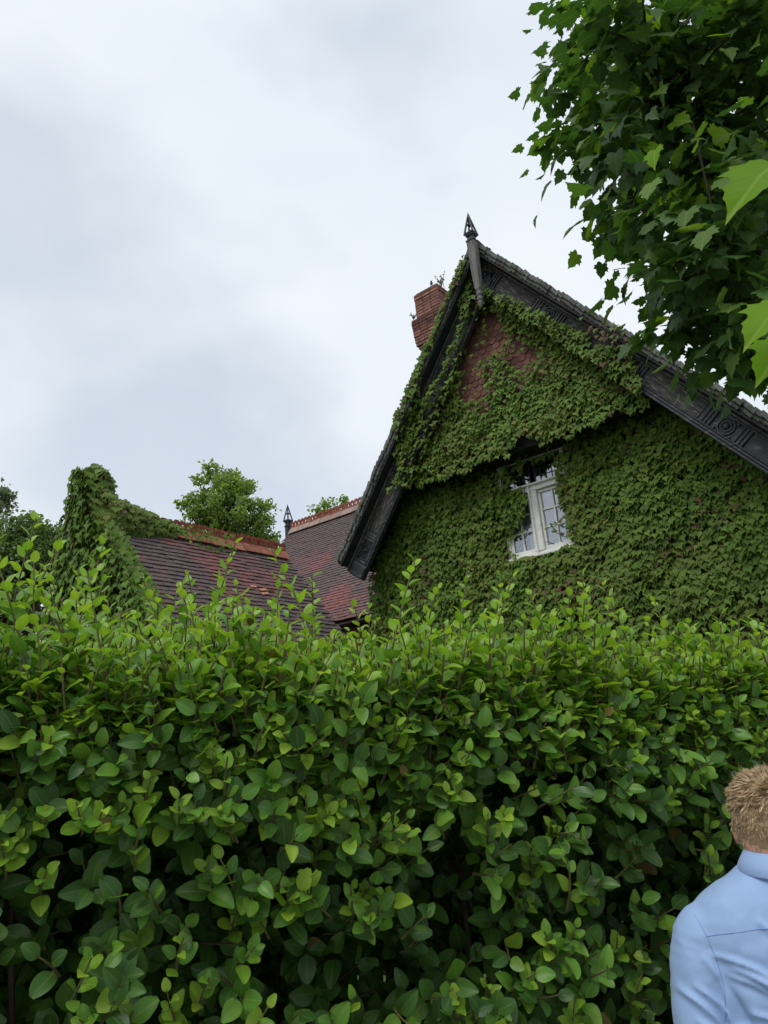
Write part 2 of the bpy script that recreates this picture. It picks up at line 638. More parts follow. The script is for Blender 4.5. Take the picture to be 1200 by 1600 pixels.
# ------------------------------------------------------------------ setting
g = MB()
g.add([(-400, -400, 0), (400, -400, 0), (400, 400, 0), (-400, 400, 0)], [(0, 1, 2, 3)])
ground = g.build('ground', M['grass'])
ground['kind'] = 'structure'

H_A = R(20)                                    # the hedge runs at 20 degrees to the picture plane
hx = Vector((math.cos(H_A), math.sin(H_A), 0))
hn = Vector((math.sin(H_A), -math.cos(H_A), 0))   # its outward normal, towards the camera
H0 = Vector((0, 1.79, 0))
g = MB()
Mh = Matrix((hx, hn, Vector((0, 0, 1)))).transposed().to_4x4()
Mh.translation = H0
g.add([(-60, .25, .004), (60, .25, .004), (60, 4.2, .004), (-60, 4.2, .004)], [(0, 1, 2, 3)], Mh)
pv = g.build('pavement', M['pave'])
pv['kind'] = 'structure'

# ------------------------------------------------------------------ the house
YAW = R(-38.1564)
hd = Vector((math.cos(YAW), math.sin(YAW), 0))
dd = Vector((-math.sin(YAW), math.cos(YAW), 0))
HO = hd * -4.98 + dd * 10.0
house = thing('house', 'old gabled house with dark carved bargeboards, red tiled wing, brick chimney and white casement window', 'house', HO, YAW)
HW = Matrix.Translation(HO) @ Matrix.Rotation(YAW, 4, 'Z')
cam_l = HW.inverted() @ Vector((0, 0, CAM_H))

AP = 10.395
SL, SR = 1.345, 1.30          # slope of the left and right verge
aL, aR = math.atan(SL), math.atan(SR)


def verge(x):
    return AP - (SL * -x if x < 0 else SR * x)


XL, XR = -3.97, 3.97


def bd(side, y=0.0):
    """frame of a roof slope: X down the slope, Z into the gable (perpendicular), origin at the apex"""
    if side > 0:
        d = Vector((math.cos(aR), 0, -math.sin(aR)))
        p = Vector((-math.sin(aR), 0, -math.cos(aR)))
    else:
        d = Vector((-math.cos(aL), 0, -math.sin(aL)))
        p = Vector((math.sin(aL), 0, -math.cos(aL)))
    mm = Matrix((d, Vector((0, 1, 0)), p)).transposed().to_4x4()
    mm.translation = (0, y, AP)
    return mm


# main walls: lower front wall with a window opening, sides, back
WX0, WX1, WZ0, WZ1 = -0.68, 0.60, 4.60, 6.42
w = MB()
fw = [(-3.7, 0), (3.7, 0), (3.7, 5.0), (2.4, 6.7), (-2.4, 6.7), (-3.7, 5.0)]
# front wall in pieces round the opening
w.box((-2.19, .75, 2.3), (3.02, .3, 4.6))
w.box((2.15, .75, 2.3), (3.1, .3, 4.6))
w.box((-.04, .75, 2.3), (1.28, .3, 4.598))
w.prism([(-3.7, .6, 4.6), (-.68, .6, 4.6), (-.68, .6, 6.7), (-2.35, .6, 6.7), (-3.7, .6, 4.95)], (0, .3, 0))
w.prism([(.6, .6, 4.6), (3.7, .6, 4.6), (3.7, .6, 4.95), (2.35, .6, 6.7), (.6, .6, 6.7)], (0, .3, 0))
w.box((-.04, .75, 6.56), (1.28, .298, .28))
w.build('wall', M['plaster'], house)
w = MB()
w.box((-3.55, 4.9, 2.5), (.3, 8, 5.0))
w.box((3.55, 4.9, 2.5), (.3, 8, 5.0))
w.prism([(-3.7, 8.9, 0), (3.7, 8.9, 0), (3.7, 8.9, 4.95), (0, 8.9, 9.9), (-3.7, 8.9, 4.95)], (0, .3, 0))
w.build('wall', M['brick'], house)
w = MB()
w.prism([(-2.72, .17, 6.5), (2.78, .17, 6.5), (0, .17, 10.15)], (0, .2, 0))
gw = w.build('gable_wall', M['plaster'], house)
w = MB()
w.box((0, .36, 6.46), (5.5, .44, .12))
w.box((0, .17, 6.42), (5.3, .05, .12))
w.build('bressummer', M['soffit'], house, bevel=.006)

w = MB()
w.box((-.04, .555, 6.43), (1.5, .06, .17))  # added dark strip covering the window head, stands in for the shade there
w.build('head_shade_strip', M['soffit'], house, bevel=.005)
# dark room seen through the window
w = MB()
w.box((-.04, 2.2, 5.5), (2.4, .05, 2.4))
w.box((-.04, 1.6, 4.35), (2.4, 1.2, .05))
w.box((-.04, 1.6, 6.68), (2.4, 1.2, .05))
w.box((-1.22, 1.6, 5.5), (.05, 1.2, 2.3))
w.box((1.14, 1.6, 5.5), (.05, 1.2, 2.3))
w.build('room', M['room'], house)

# roof slabs of the main range
for side in (-1, 1):
    w = MB()
    ln = 6.5 if side < 0 else 6.95
    w.prism([(0.0, -.34, .03), (ln, -.34, .03), (ln, -.34, .15), (0, -.34, .15)], (0, 9.0, 0), bd(side))
    w.build('roof', M['roofplain'], house)
    # underside of the overhang
    w = MB()
    w.prism([(0.05, -.36, .152), (ln, -.36, .152), (ln, -.36, .17), (0.05, -.36, .17)], (0, .95, 0), bd(side))
    w.build('soffit', M['soffit'], house)
    # verge tiles, one under the other down the slope
    vm = None
    nt_ = int(ln / .105)
    for i in range(nt_):
        if vm is None:
            q = MB()
            q.box((0, .1, -.012), (.17, .2, .07))
            q.box((.01, .11, .055), (.15, .16, .05))
            vm = q.mesh('verge_tile', M['moss'], bevel=.008)
        s_ = .05 + i * .105
        mm = bd(side, -.40) @ Matrix.Translation((s_, random.uniform(-.012, .012), .045 + random.uniform(-.012, .012))) @ Matrix.Rotation(R(-8 + random.uniform(-4, 4)) * 1, 4, 'Y')
        link('verge_tile', vm, house, mm)
    # tile courses over the slope behind the verge
    q = MB()
    for i in range(int(ln / .105)):
        q.box((.05 + i * .105, 4.3, .016), (.15, 8.6, .015), bd(side) @ Matrix.Translation((0, 0, 0)))
    q.build('roof_tiles', M['tile'], house, stuff=True)

# bargeboards with reeded blocks and roundels
for side, srs in ((-1, (.62, 2.49, 4.33, 6.05)), (1, (.50, 2.2, 3.98, 5.82))):
    ln = 6.56 if side < 0 else 6.95
    B = bd(side)
    w = MB()
    w.box((ln / 2 + .1, -.07, .37), (ln - .2, .06, .40), B)
    brd = w.build('bargeboard', M['paint'], house, bevel=.004)
    w = MB()
    w.box((ln / 2, -.13, .195), (ln, .1, .035), B)
    w.box((ln / 2, -.11, .232), (ln, .06, .02), B)
    w.build('moulding', M['bead'], brd, bevel=.006)
    w = MB()
    w.box((ln / 2 + .15, -.115, .495), (ln - .5, .04, .025), B)
    w.box((ln / 2 + .2, -.12, .532), (ln - .6, .06, .035), B)
    w.box((ln / 2 + .2, -.10, .575), (ln - .7, .10, .035), B)
    w.build('moulding', M['paint'], brd, bevel=.006)
    prev = .22
    for s0 in srs:
        w = MB()
        for sg in (-1, 1):
            for k in range(3):
                w.box((s0 + sg * (.22 + k * .058), -.112, .365), (.032, .035, .25), B)
            w.box((s0 + sg * .278, -.105, .365), (.16, .012, .25), B)
            w.build('reeded_strip', M['bead'] if side < 0 else M['paint'], brd, bevel=.004)
            w = MB()
        w = MB()
        Mr = B @ Matrix.Translation((s0, -.105, .365))
        w.ring((0, 0, 0), .115, .018, M=Mr)
        w.ring((0, 0, 0), .07, .013, M=Mr)
        w.lathe([(.001, .03), (.045, .02), (.05, -.005), (.03, -.03), (.001, -.035)], axis='Y', seg=12, M=Mr)
        for a, b_ in ((-1, -1), (-1, 1), (1, -1), (1, 1)):
            w.lathe([(.001, .02), (.022, .015), (.018, -.02), (.001, -.025)], (a * .13, 0, b_ * .1), axis='Y', seg=8, M=Mr)
        w.build('roundel', M['paint'], brd, smooth=False)
        # plain weathered panel between the blocks
        a, b_ = prev, s0 - .4
        if b_ - a > .3:
            w = MB()
            w.box((0, 0, 0), (b_ - a, .014, .235))
            pnl = w.build('panel', M['paintbare'], brd, bevel=.005)
            pnl.matrix_local = B @ Matrix.Translation(((a + b_) / 2, -.107, .365))
        prev = s0 + .4
    # foot of the board: shaped corbel
    w = MB()
    w.box((ln - .12, -.1, .42), (.26, .16, .36), B)
    w.build('foot_block', M['paint'], brd, bevel=.02)


def finial(parent, c, h_low, sc, post_mat, head_mat, pendant=True):
    f = MB()
    x, y, z = c
    if pendant:
        f.lathe([(.015, -.75), (.036, -.70), (.048, -.66), (.034, -.63), (.056, -.59), (.056, -.56), (.037, -.53), (.06, -.49), (.06, -.46), (.04, -.43), (.055, -.38)], c, seg=10)
        f.loft([[Vector((x + a * r_, y + b * r_, z + h)) for a, b in ((-1, -1), (1, -1), (1, 1), (-1, 1))] for r_, h in ((.05, -.38), (.062, -.1), (.072, .35), (.075, .62))])
        fin = f.build('finial', post_mat, parent)
        z0 = z + .62
    else:
        f.loft([[Vector((x + a * r_ * sc, y + b * r_ * sc, z + h)) for a, b in ((-1, -1), (1, -1), (1, 1), (-1, 1))] for r_, h in ((.10, -.1), (.10, h_low))])
        fin = f.build('finial', post_mat, parent)
        z0 = z + h_low
    k = MB()
    k.box((x, y, z0 + .03 * sc), (.26 * sc, .26 * sc, .06 * sc))
    k.box((x, y, z0 + .12 * sc), (.19 * sc, .19 * sc, .12 * sc))
    k.box((x, y, z0 + .21 * sc), (.25 * sc, .25 * sc, .05 * sc))
    k.build('collar', head_mat, fin, bevel=.008)
    k = MB()
    b0, t0 = z0 + .235 * sc, z0 + .95 * sc
    hw = .135 * sc
    for a, b in ((-1, -1), (1, -1), (1, 1), (-1, 1)):
        k.tube([(x + a * hw, y + b * hw, b0), (x + a * hw * .5, y + b * hw * .5, (b0 + t0) / 2), (x, y, t0)], [.03 * sc, .028 * sc, .022 * sc], 5)
    for zz_, q in ((.06, .98), (.5, .42)):
        e = hw * q
        k.box((x, y, b0 + zz_ * sc * .7), (2 * e, 2 * e, .05 * sc))
    k.tube([(x, y, t0 - .1 * sc), (x, y, t0 + .06 * sc)], [.03 * sc, .006 * sc], 5)
    k.build('spire', head_mat, fin)
    return fin


finial(house, (.02, -.46, 9.66), 0, .66, M['greywood'], M['iron'], True)

# fish-scale hanging tiles on the jettied gable
def scale_tile():
    q = MB()
    n = 7
    pts = [(-.072, 0, .10), (-.072, 0, 0)]
    for k in range(1, n):
        a = math.pi * k / n
        pts.append((-.072 * math.cos(a), 0, -.062 * math.sin(a)))
    pts += [(.072, 0, 0), (.072, 0, .10)]
    q.prism(pts, (0, .02, 0))
    return q


st = scale_tile().mesh('hanging_tile', M['hangtile'])
rest = MB()
row = 0
zt = 6.62
while zt < 9.9:
    xx = -2.8 + (row % 2) * .075
    while xx < 2.8:
        lim = verge(xx) - .62
        if zt < lim:
            mm = Matrix.Translation((xx, .135 + random.uniform(-.006, .004), zt)) @ Matrix.Rotation(R(random.uniform(-3, 3)), 4, 'Y') @ Matrix.Rotation(R(-7), 4, 'X')
            if -1.2 < xx < .95 and 7.3 < zt < 9.3:
                link('hanging_tile', st, gw, mm)
            else:
                rest.add(scale_tile().v, scale_tile().f, mm)
        xx += .15
    zt += .115
    row += 1
rest.build('hanging_tiles', M['hangtile'], gw, stuff=True)

# the window: frame, mullion, transom, casements with panes, leaded top lights
wf = MB()
yF = .66
wf.box((-.655, yF, 5.51), (.07, .14, 1.8))
wf.box((.575, yF, 5.51), (.07, .14, 1.8))
wf.box((-.04, yF, 6.385), (1.16, .14, .07))
wf.box((-.04, yF, 4.645), (1.16, .14, .07))
win = wf.build('window', M['white'], house, bevel=.008)
q = MB()
q.box((-.06, yF - .015, 5.23), (.15, .15, 1.1))
q.box((-.105, yF - .11, 5.26), (.035, .05, 1.2))
q.build('mullion', M['white'], win, bevel=.01)
q = MB()
q.box((-.04, yF - .015, 5.79), (1.16, .17, .095))
q.box((-.04, yF - .12, 5.845), (1.2, .09, .03))
q.build('transom', M['white'], win, bevel=.008)
q = MB()
q.box((-.04, yF - .06, 4.60), (1.34, .22, .05))
q.build('sill', M['white'], win, bevel=.008)
for x0, x1 in ((-.615, -.14), (.02, .535)):
    c = MB()
    z0, z1 = 4.685, 5.735
    c.box(((x0 + x1) / 2, yF - .01, z0 + .03), (x1 - x0, .06, .06))
    c.box(((x0 + x1) / 2, yF - .01, z1 - .022), (x1 - x0, .06, .045))
    c.box((x0 + .022, yF - .01, (z0 + z1) / 2), (.045, .058, z1 - z0 - .107))
    c.box((x1 - .022, yF - .01, (z0 + z1) / 2), (.045, .058, z1 - z0 - .107))
    cas = c.build('casement', M['white'], win, bevel=.005)
    gb = MB()
    ix0, ix1, iz0, iz1 = x0 + .045, x1 - .045, z0 + .06, z1 - .045
    gb.box(((ix0 + ix1) / 2, yF - .012, (iz0 + iz1) / 2), (.026, .04, iz1 - iz0))
    rows = [iz0, iz0 + (iz1 - iz0) * .34, iz0 + (iz1 - iz0) * .67, iz1]
    for zr in rows[1:3]:
        gb.box((ix0 + (ix1 - ix0) * .25 - .003, yF - .012, zr), ((ix1 - ix0) / 2 - .022, .038, .024))
        gb.box((ix0 + (ix1 - ix0) * .75 + .003, yF - .012, zr), ((ix1 - ix0) / 2 - .022, .038, .024))
    gb.build('glazing_bar', M['white'], win)
    for a in range(2):
        for b_ in range(3):
            pw = (ix1 - ix0) / 2 - .02
            ph = rows[b_ + 1] - rows[b_] - .02
            pn = MB()
            rot = Matrix.Rotation(R(random.uniform(-.7, .7)), 3, 'Z') @ Matrix.Rotation(R(random.uniform(-.7, .7)), 3, 'X')
            pn.box((ix0 + (ix1 - ix0) * (.25 + .5 * a), yF, (rows[b_] + rows[b_ + 1]) / 2), (pw, .003, ph), rot=rot)
            pn.build('pane', M['glass'], win)
# leaded top lights
for x0, x1 in ((-.62, -.10), (.0, .54)):
    lb = MB()
    z0, z1 = 5.90, 6.35
    for i in range(6):
        lb.box((x0 + (x1 - x0) * i / 5, yF + .01, (z0 + z1) / 2), (.014 if 0 < i < 5 else .03, .016, z1 - z0))
    for i in range(5):
        lb.box(((x0 + x1) / 2, yF + .01, z0 + (z1 - z0) * i / 4), (x1 - x0, .013, .014 if 0 < i < 4 else .03))
    lb.build('lead_bars', M['lead'], win)
    for i in range(5):
        for j in range(4):
            pn = MB()
            rot = Matrix.Rotation(R(random.uniform(-3, 3)), 3, 'Z') @ Matrix.Rotation(R(random.uniform(-3, 3)), 3, 'X')
            pn.box((x0 + (x1 - x0) * (i + .5) / 5, yF + .01, z0 + (z1 - z0) * (j + .5) / 4), ((x1 - x0) / 5 - .012, .003, (z1 - z0) / 4 - .012), rot=rot)
            pn.build('pane', M['glass'], win)
# curtains hanging inside: folded sheets
def curtain(x0, x1, z0, z1, y):
    q = MB()
    n = 40
    top, bot = [], []
    for i in range(n + 1):
        x = x0 + (x1 - x0) * i / n
        yy = y + .012 * math.sin(i * 1.15) + .006 * math.sin(i * .47 + 1)
        top.append((x, yy, z1))
        bot.append((x, yy * 1.0, z0))
    vs = top + bot
    q.add(vs, [(i, i + 1, n + 2 + i, n + 1 + i) for i in range(n)])
    q.build('curtain', M['curtain'], win, smooth=True)


curtain(-.02, .56, 4.6, 5.85, .695)
curtain(-.64, -.14, 5.06, 5.85, .695)
curtain(-.30, -.20, 4.6, 5.06, .71)

# vine stems crossing the window
vs_ = MB()
for path in ([(.55, 5.10), (.42, 5.12), (.3, 5.06), (.2, 5.05)], [(.55, 5.32), (.38, 5.30), (.34, 5.22), (.33, 5.12)], [(.2, 5.05), (.28, 4.9), (.38, 4.8), (.5, 4.78)], [(.2, 4.72), (.1, 4.79), (.02, 4.80)], [(-.6, 5.06), (-.4, 5.05), (-.25, 5.08), (-.15, 5.12)], [(-.5, 5.3), (-.35, 5.2), (-.22, 5.15), (-.16, 5.25)], [(-.45, 5.35), (-.3, 5.35), (-.2, 5.3)],
             [(-.4, 6.4), (-.38, 6.1), (-.3, 5.9)], [(-.2, 6.4), (-.22, 6.2), (-.18, 5.88), (-.2, 5.6)], [(-.7, 6.4), (-.6, 6.1), (-.62, 5.8)]):
    pts = []
    for i, (x, z) in enumerate(path):
        pts.append((x + random.uniform(-.01, .01), .565 - random.uniform(0, .03), z))
    vs_.tube(pts, [.008 - .0015 * i for i in range(len(pts))], 5)

# main chimney, brick by brick, oversailing courses, standing behind the left slope
CX, CY = -2.33, 1.82
core = MB()
core.box((CX, CY, 11.08), (.56, .56, .68))
core.box((CX, CY, 10.6), (.74, .74, .28))
core.box((CX, CY, 8.7), (.52, .52, 3.5))
chim = core.build('chimney', M['mortar'], house)
bl = {}


def brick_course(z, half, mat, off):
    """one course round a square stack of half width half"""
    n = max(2, round(2 * half / .225))
    L_ = 2 * half / n
    for face in range(4):
        for k in range(n):
            c = -half + (k + .5) * L_
            key = (round(L_, 3), mat)
            if key not in bl:
                q = MB()
                q.box((0, 0, 0), (L_ - .010, .10, .064))
                bl[key] = q.mesh('brick', M[mat], bevel=.004)
            rot = Matrix.Rotation(face * math.pi / 2, 4, 'Z')
            mm = Matrix.Translation((CX, CY, z)) @ rot @ Matrix.Translation((c + off * (L_ / 2 if 0 < k < n - 1 else 0) * 0, -half + .05 + random.uniform(-.004, .003), 0))
            link('brick', bl[key], chim, mm)


zc = 9.6
lay = []
for i in range(6):
    lay.append((.26 + .004 * i, 'brick'))
lay += [(.30, 'brick'), (.34, 'brick'), (.375, 'brick'), (.39, 'brick'), (.39, 'brick'), (.40, 'brick'), (.405, 'brick'), (.405, 'brickdark'), (.415, 'brickdark'), (.42, 'brickdark'), (.415, 'brickdark')]
for i in range(7):
    lay.append((.325, 'brick'))
lay += [(.335, 'brick'), (.335, 'brickdark')]
for i, (hf, mt_) in enumerate(lay):
    brick_course(zc + i * .074, hf, mt_, i % 2)
ztop = zc + len(lay) * .074
q = MB()
q.box((CX, CY, ztop - .01), (.6, .6, .05))
q.build('capping', M['mortar'], chim, bevel=.015)
q = MB()
for a, b_ in ((-.08, -.06), (.08, -.05), (0, .1)):
    q.tube([(CX - .02 + a, CY + b_, ztop), (CX - .02, CY, ztop + .34)], .008, 4)
for a, b_ in ((-.1, 0), (.05, .1), (.06, -.1)):
    q.tube([(CX + .2 + a, CY + b_, ztop), (CX + .27, CY + .02, ztop + .36)], .007, 4)
q.lathe([(.02, .28), (.035, .31), (.02, .38), (.001, .4)], (CX - .02, CY, ztop), seg=8)
q.build('wire_guard', M['iron'], chim)

# ---------------- roofs of the wing and the rear range
def tiled_roof(name, origin, along, down, n_out, length, slope, gauge, tw, n_parts, stuff_name, jitter=1.0, slips=()):
    """rows of plain tiles; origin at the ridge end nearest the camera"""
    o_, al, dn, no = Vector(origin), Vector(along).normalized(), Vector(down).normalized(), Vector(n_out).normalized()
    base = MB()
    base.prism([o_ - no * .05, o_ + al * length - no * .05, o_ + al * length + dn * slope - no * .05, o_ + dn * slope - no * .05], -no * .08)
    rf = base.build(name, M['roofplain'], house)
    tmesh = []
    for k in range(3):
        q = MB()
        q.box((0, 0, 0), (tw * .975, gauge * 1.4, .022))
        q.v = [Vector((p.x, p.y, p.z + .006 * (1 - (p.x / (tw / 2)) ** 2))) for p in q.v]
        tmesh.append((q, q.mesh('tile', M['tile'])))
    rot = Matrix((al, dn, no)).transposed().to_4x4()
    if rot.determinant() < 0:
        rot = Matrix((-al, dn, no)).transposed().to_4x4()
    items = []
    nr, nc = int(slope / gauge), int(length / tw)
    for r_ in range(nr):
        for c in range(nc):
            p = o_ + dn * ((r_ + .75) * gauge + random.uniform(-.006, .006) * jitter) + al * ((c + .5 + .5 * (r_ % 2)) * tw + random.uniform(-.004, .004) * jitter)
            p += no * (.004 + .010 * random.random() * jitter)
            jit_ = jitter * (3.0 if random.random() < .035 else 1.0)
            mm = Matrix.Translation(p) @ rot @ Matrix.Rotation(R(random.uniform(-1.3, 1.3) * jit_), 4, 'Z') @ Matrix.Rotation(R(9 + random.uniform(-1.2, 1.2) * jitter), 4, 'X') @ Matrix.Rotation(R(random.uniform(-1.5, 1.5) * jitter), 4, 'Y')
            items.append((p, mm))
    if n_parts:
        W_ = np.array([HW @ p for p, _ in items])
        sc_ = view_score(W_, np.ones(len(W_)))
        x, y, z = proj(W_)
        sc_ = np.where((y < 985) & (x > 190), sc_, -1)
        idx = set(np.argsort(-sc_)[:n_parts].tolist())
    else:
        idx = set()
    rest_ = MB()
    for i, (p, mm) in enumerate(items):
        k = random.randrange(3)
        if i in idx:
            link('tile', tmesh[k][1], rf, mm)
        else:
            rest_.add(tmesh[k][0].v, tmesh[k][0].f, mm)
    rest_.build(stuff_name, M['tile'], rf, stuff=True)
    for (a, d_) in slips:
        q = MB()
        q.box((0, 0, 0), (tw * random.uniform(.8, 1.3), gauge * .5, .012))
        mm = Matrix.Translation(o_ + al * a + dn * d_ + no * .035) @ rot @ Matrix.Rotation(R(random.uniform(4, 14)), 4, 'Z')
        ob = link('tile', q.mesh('tile', M['slip']), rf, mm)
        ob['label'] = 'slipped pale orange tile'
    return rf


def ridge_tiles(roof, p0, p1, tlen, crest_h, mat='ridge'):
    p0, p1 = Vector(p0), Vector(p1)
    al = (p1 - p0).normalized()
    n = round((p1 - p0).length / tlen)
    L_ = (p1 - p0).length / n
    side = al.cross(Vector((0, 0, 1)))
    rot = Matrix((al, side, Vector((0, 0, 1)))).transposed().to_4x4()
    q = MB()
    sec = [(-.15, -.16), (-.02, .03), (.02, .03), (.15, -.16), (.135, -.17), (0, .0), (-.135, -.17)]
    q.prism([(-L_ / 2 + .006, y, z) for y, z in sec], (L_ - .012, 0, 0))
    tm = q.mesh('ridge_tile', M[mat])
    c = MB()
    c.box((0, 0, .05), (L_ - .014, .03, .06))
    k = 3
    for i in range(k):
        x = -L_ / 2 + L_ * (i + .5) / k
        c.box((x - .042, 0, .079 + crest_h * .25), (.03, .026, crest_h * .5))
        c.box((x + .042, 0, .079 + crest_h * .25), (.03, .026, crest_h * .5))
        c.box((x, 0, .079 + crest_h * .67), (.122, .028, crest_h * .34))
        c.box((x, 0, .079 + crest_h * .93), (.07, .024, crest_h * .18))
    cm = c.mesh('crest', M['crest'])
    for i in range(n):
        mm = Matrix.Translation(p0 + al * L_ * (i + .5) + Vector((0, 0, random.uniform(-.008, .008)))) @ rot @ Matrix.Rotation(R(random.uniform(-1.2, 1.2)), 4, 'Y') @ Matrix.Rotation(R(random.uniform(-1, 1)), 4, 'Z')
        link('ridge_tile', tm, roof, mm)
        link('crest', cm, roof, mm)


# wing: ridge runs towards the camera, its gable end lies under ivy
RX, RZ = -5.52, 5.70
ph = R(51)
cs, sn = math.cos(ph), math.sin(ph)
Y0, Y1 = -4.15, -.11
wing_roof = tiled_roof('roof', (RX, Y0, RZ), (0, 1, 0), (cs, 0, -sn), (sn, 0, cs), Y1 - Y0, 3.6, .112, .166, 300, 'roof_tiles', 1.0,
                       slips=((2.42, 1.30), (2.62, 1.36), (2.6, 1.47)))
w = MB()
w.prism([(RX, Y0, RZ - .06), (RX - cs * 3.2, Y0, RZ - .06 - sn * 3.2), (RX - cs * 3.2, Y0, RZ - .16 - sn * 3.2), (RX, Y0, RZ - .16)], (0, Y1 - Y0, 0))
w.build('roof', M['roofplain'], house)
ridge_tiles(wing_roof, (RX, Y0 + .1, RZ + .08), (RX, Y1, RZ + .08), .40, .13)
w = MB()
w.prism([(RX - 2.0, Y0 + .05, 0), (RX + 2.1, Y0 + .05, 0), (RX + 2.1, Y0 + .05, RZ - 2.75), (RX, Y0 + .05, RZ - .15), (RX - 2.0, Y0 + .05, RZ - 2.65)], (0, .3, 0))
w.prism([(RX - 2.0, Y1 - .35, 0), (RX + 2.1, Y1 - .35, 0), (RX + 2.1, Y1 - .35, RZ - 2.75), (RX, Y1 - .35, RZ - .15), (RX - 2.0, Y1 - .35, RZ - 2.65)], (0, .3, 0))
w.box((RX + 1.95, (Y0 + Y1) / 2, 1.45), (.3, Y1 - Y0 - .9, 2.9))
w.box((RX - 1.85, (Y0 + Y1) / 2, 1.45), (.3, Y1 - Y0 - .9, 2.9))
w.build('wall', M['brick'], house)
w = MB()      # ivy-clad stack on the wing's gable end
SXc = -5.86
w.loft([[Vector((SXc + a * hw_, -4.22 + b_ * dw, z)) for a, b_ in ((-1, -1), (1, -1), (1, 1), (-1, 1))] for hw_, dw, z in ((.72, .2, 0), (.62, .2, 4.2), (.42, .18, 5.4), (.13, .14, 6.1), (.05, .08, 6.5))])
w.build('chimney', M['brickdark'], house)

# rear range: ridge parallel to the gable front
R2Z, R2Y = 7.98, 4.0
ph2 = R(52)
rear = tiled_roof('roof', (-9.75, R2Y, R2Z), (1, 0, 0), (0, -math.cos(ph2), -math.sin(ph2)), (0, -math.sin(ph2), math.cos(ph2)), 7.2, 4.6, .10, .165, 0, 'roof_tiles', .8)
w = MB()
w.prism([(-9.75, R2Y, R2Z - .05), (-9.75, R2Y + 2.8, R2Z - 3.6), (-9.75, R2Y + 2.8, R2Z - 3.7), (-9.75, R2Y, R2Z - .15)], (7.2, 0, 0))
w.build('roof', M['roofplain'], house)
w = MB()
w.box((-6.1, 1.6, 2.2), (6.8, .3, 4.4))
w.box((-6.1, 6.4, 2.2), (6.8, .3, 4.4))
w.prism([(-9.5, R2Y - 2.5, 0), (-9.5, R2Y - 2.5, 4.6), (-9.5, R2Y, R2Z - .2), (-9.5, R2Y + 2.5, 4.6), (-9.5, R2Y + 2.5, 0)], (.3, 0, 0))
w.build('wall', M['brick'], house)
ridge_tiles(rear, (-9.62, R2Y, R2Z + .1), (-3.2, R2Y, R2Z + .1), .42, .15, 'ridgepale')
finial(house, (-9.72, R2Y, R2Z - .05), .26, .72, M['iron'], M['iron'], False)


# ------------------------------------------------------------------ ivy on the gable
def ivy_variants():
    out = []
    for s1, b_ in ((1.0, -.25), (.9, -.35), (1.1, -.15)):
        o = [(0, 0), (-.22 * s1, -.10), (-.40 * s1, .06), (-.52 * s1, .44), (-.30 * s1, .42), (-.25, .58), (-.12, .66), (0, 1.0), (.12, .66), (.25, .58), (.30 * s1, .42), (.52 * s1, .44), (.40 * s1, .06), (.22 * s1, -.10)]
        out.append(leaf_fan(o, (0, .32), b_, .28, -.25))
    return out


IV = ivy_variants()


def inpoly(x, y, poly):
    c = False
    n = len(poly)
    for i in range(n):
        x1, y1 = poly[i]
        x2, y2 = poly[i - 1]
        if (y1 > y) != (y2 > y) and x < (x2 - x1) * (y - y1) / (y2 - y1) + x1:
            c = not c
    return c


PA = [(-0.14, 9.1), (0.14, 8.84), (0.19, 8.34), (-0.04, 8.25), (-0.45, 8.18), (-0.58, 8.12), (-0.34, 7.73), (-0.45, 7.45), (-0.85, 7.51), (-0.89, 7.76), (-0.75, 8.02), (-0.77, 8.23), (-0.65, 8.59), (-0.39, 8.97)]
PB = [(0.18, 8.29), (0.63, 8.04), (0.62, 7.73), (0.34, 7.68), (0.12, 7.89)]
PW = [(-0.2, 5.96), (0.04, 6.14), (0.47, 6.14), (0.50, 5.82), (0.42, 5.54), (0.47, 5.18), (0.53, 4.88), (0.58, 4.60), (-0.03, 4.53), (-0.66, 4.60), (-0.60, 5.01), (-0.42, 5.15), (-0.22, 5.31), (-0.14, 5.40), (-0.14, 5.75), (-.42, 5.84), (-.42, 5.90), (-.2, 5.93)]


def n3(x, z, s, k=0.0):
    return noise.noise(Vector((x * s, k, z * s)))


ivy = thing('ivy', 'broad Boston ivy climber covering the tall main gable around the white window', 'ivy', HO, YAW)
ivP, ivD, ivN, ivS, ivM = [], [], [], [], []


def put(x, y, z, nrm, size, mi=None, down=(0, 0, -1)):
    ivP.append((x, y, z))
    d = Vector(down) + Vector((random.uniform(-.5, .5), random.uniform(-.25, .1), random.uniform(-.2, .2)))
    nn = Vector(nrm) + Vector((random.uniform(-.45, .45), random.uniform(-.3, .3), random.uniform(-.35, .35)))
    d = d - nn.normalized() * d.dot(nn.normalized()) * .75
    ivD.append(tuple(d))
    ivN.append(tuple(nn))
    ivS.append(size)
    if mi is None:
        t = n3(x, z, .8, 3.7) + random.uniform(-.45, .45)
        mi = 1 if t > .40 else (2 if t < -.74 else 0)
    ivM.append(mi)


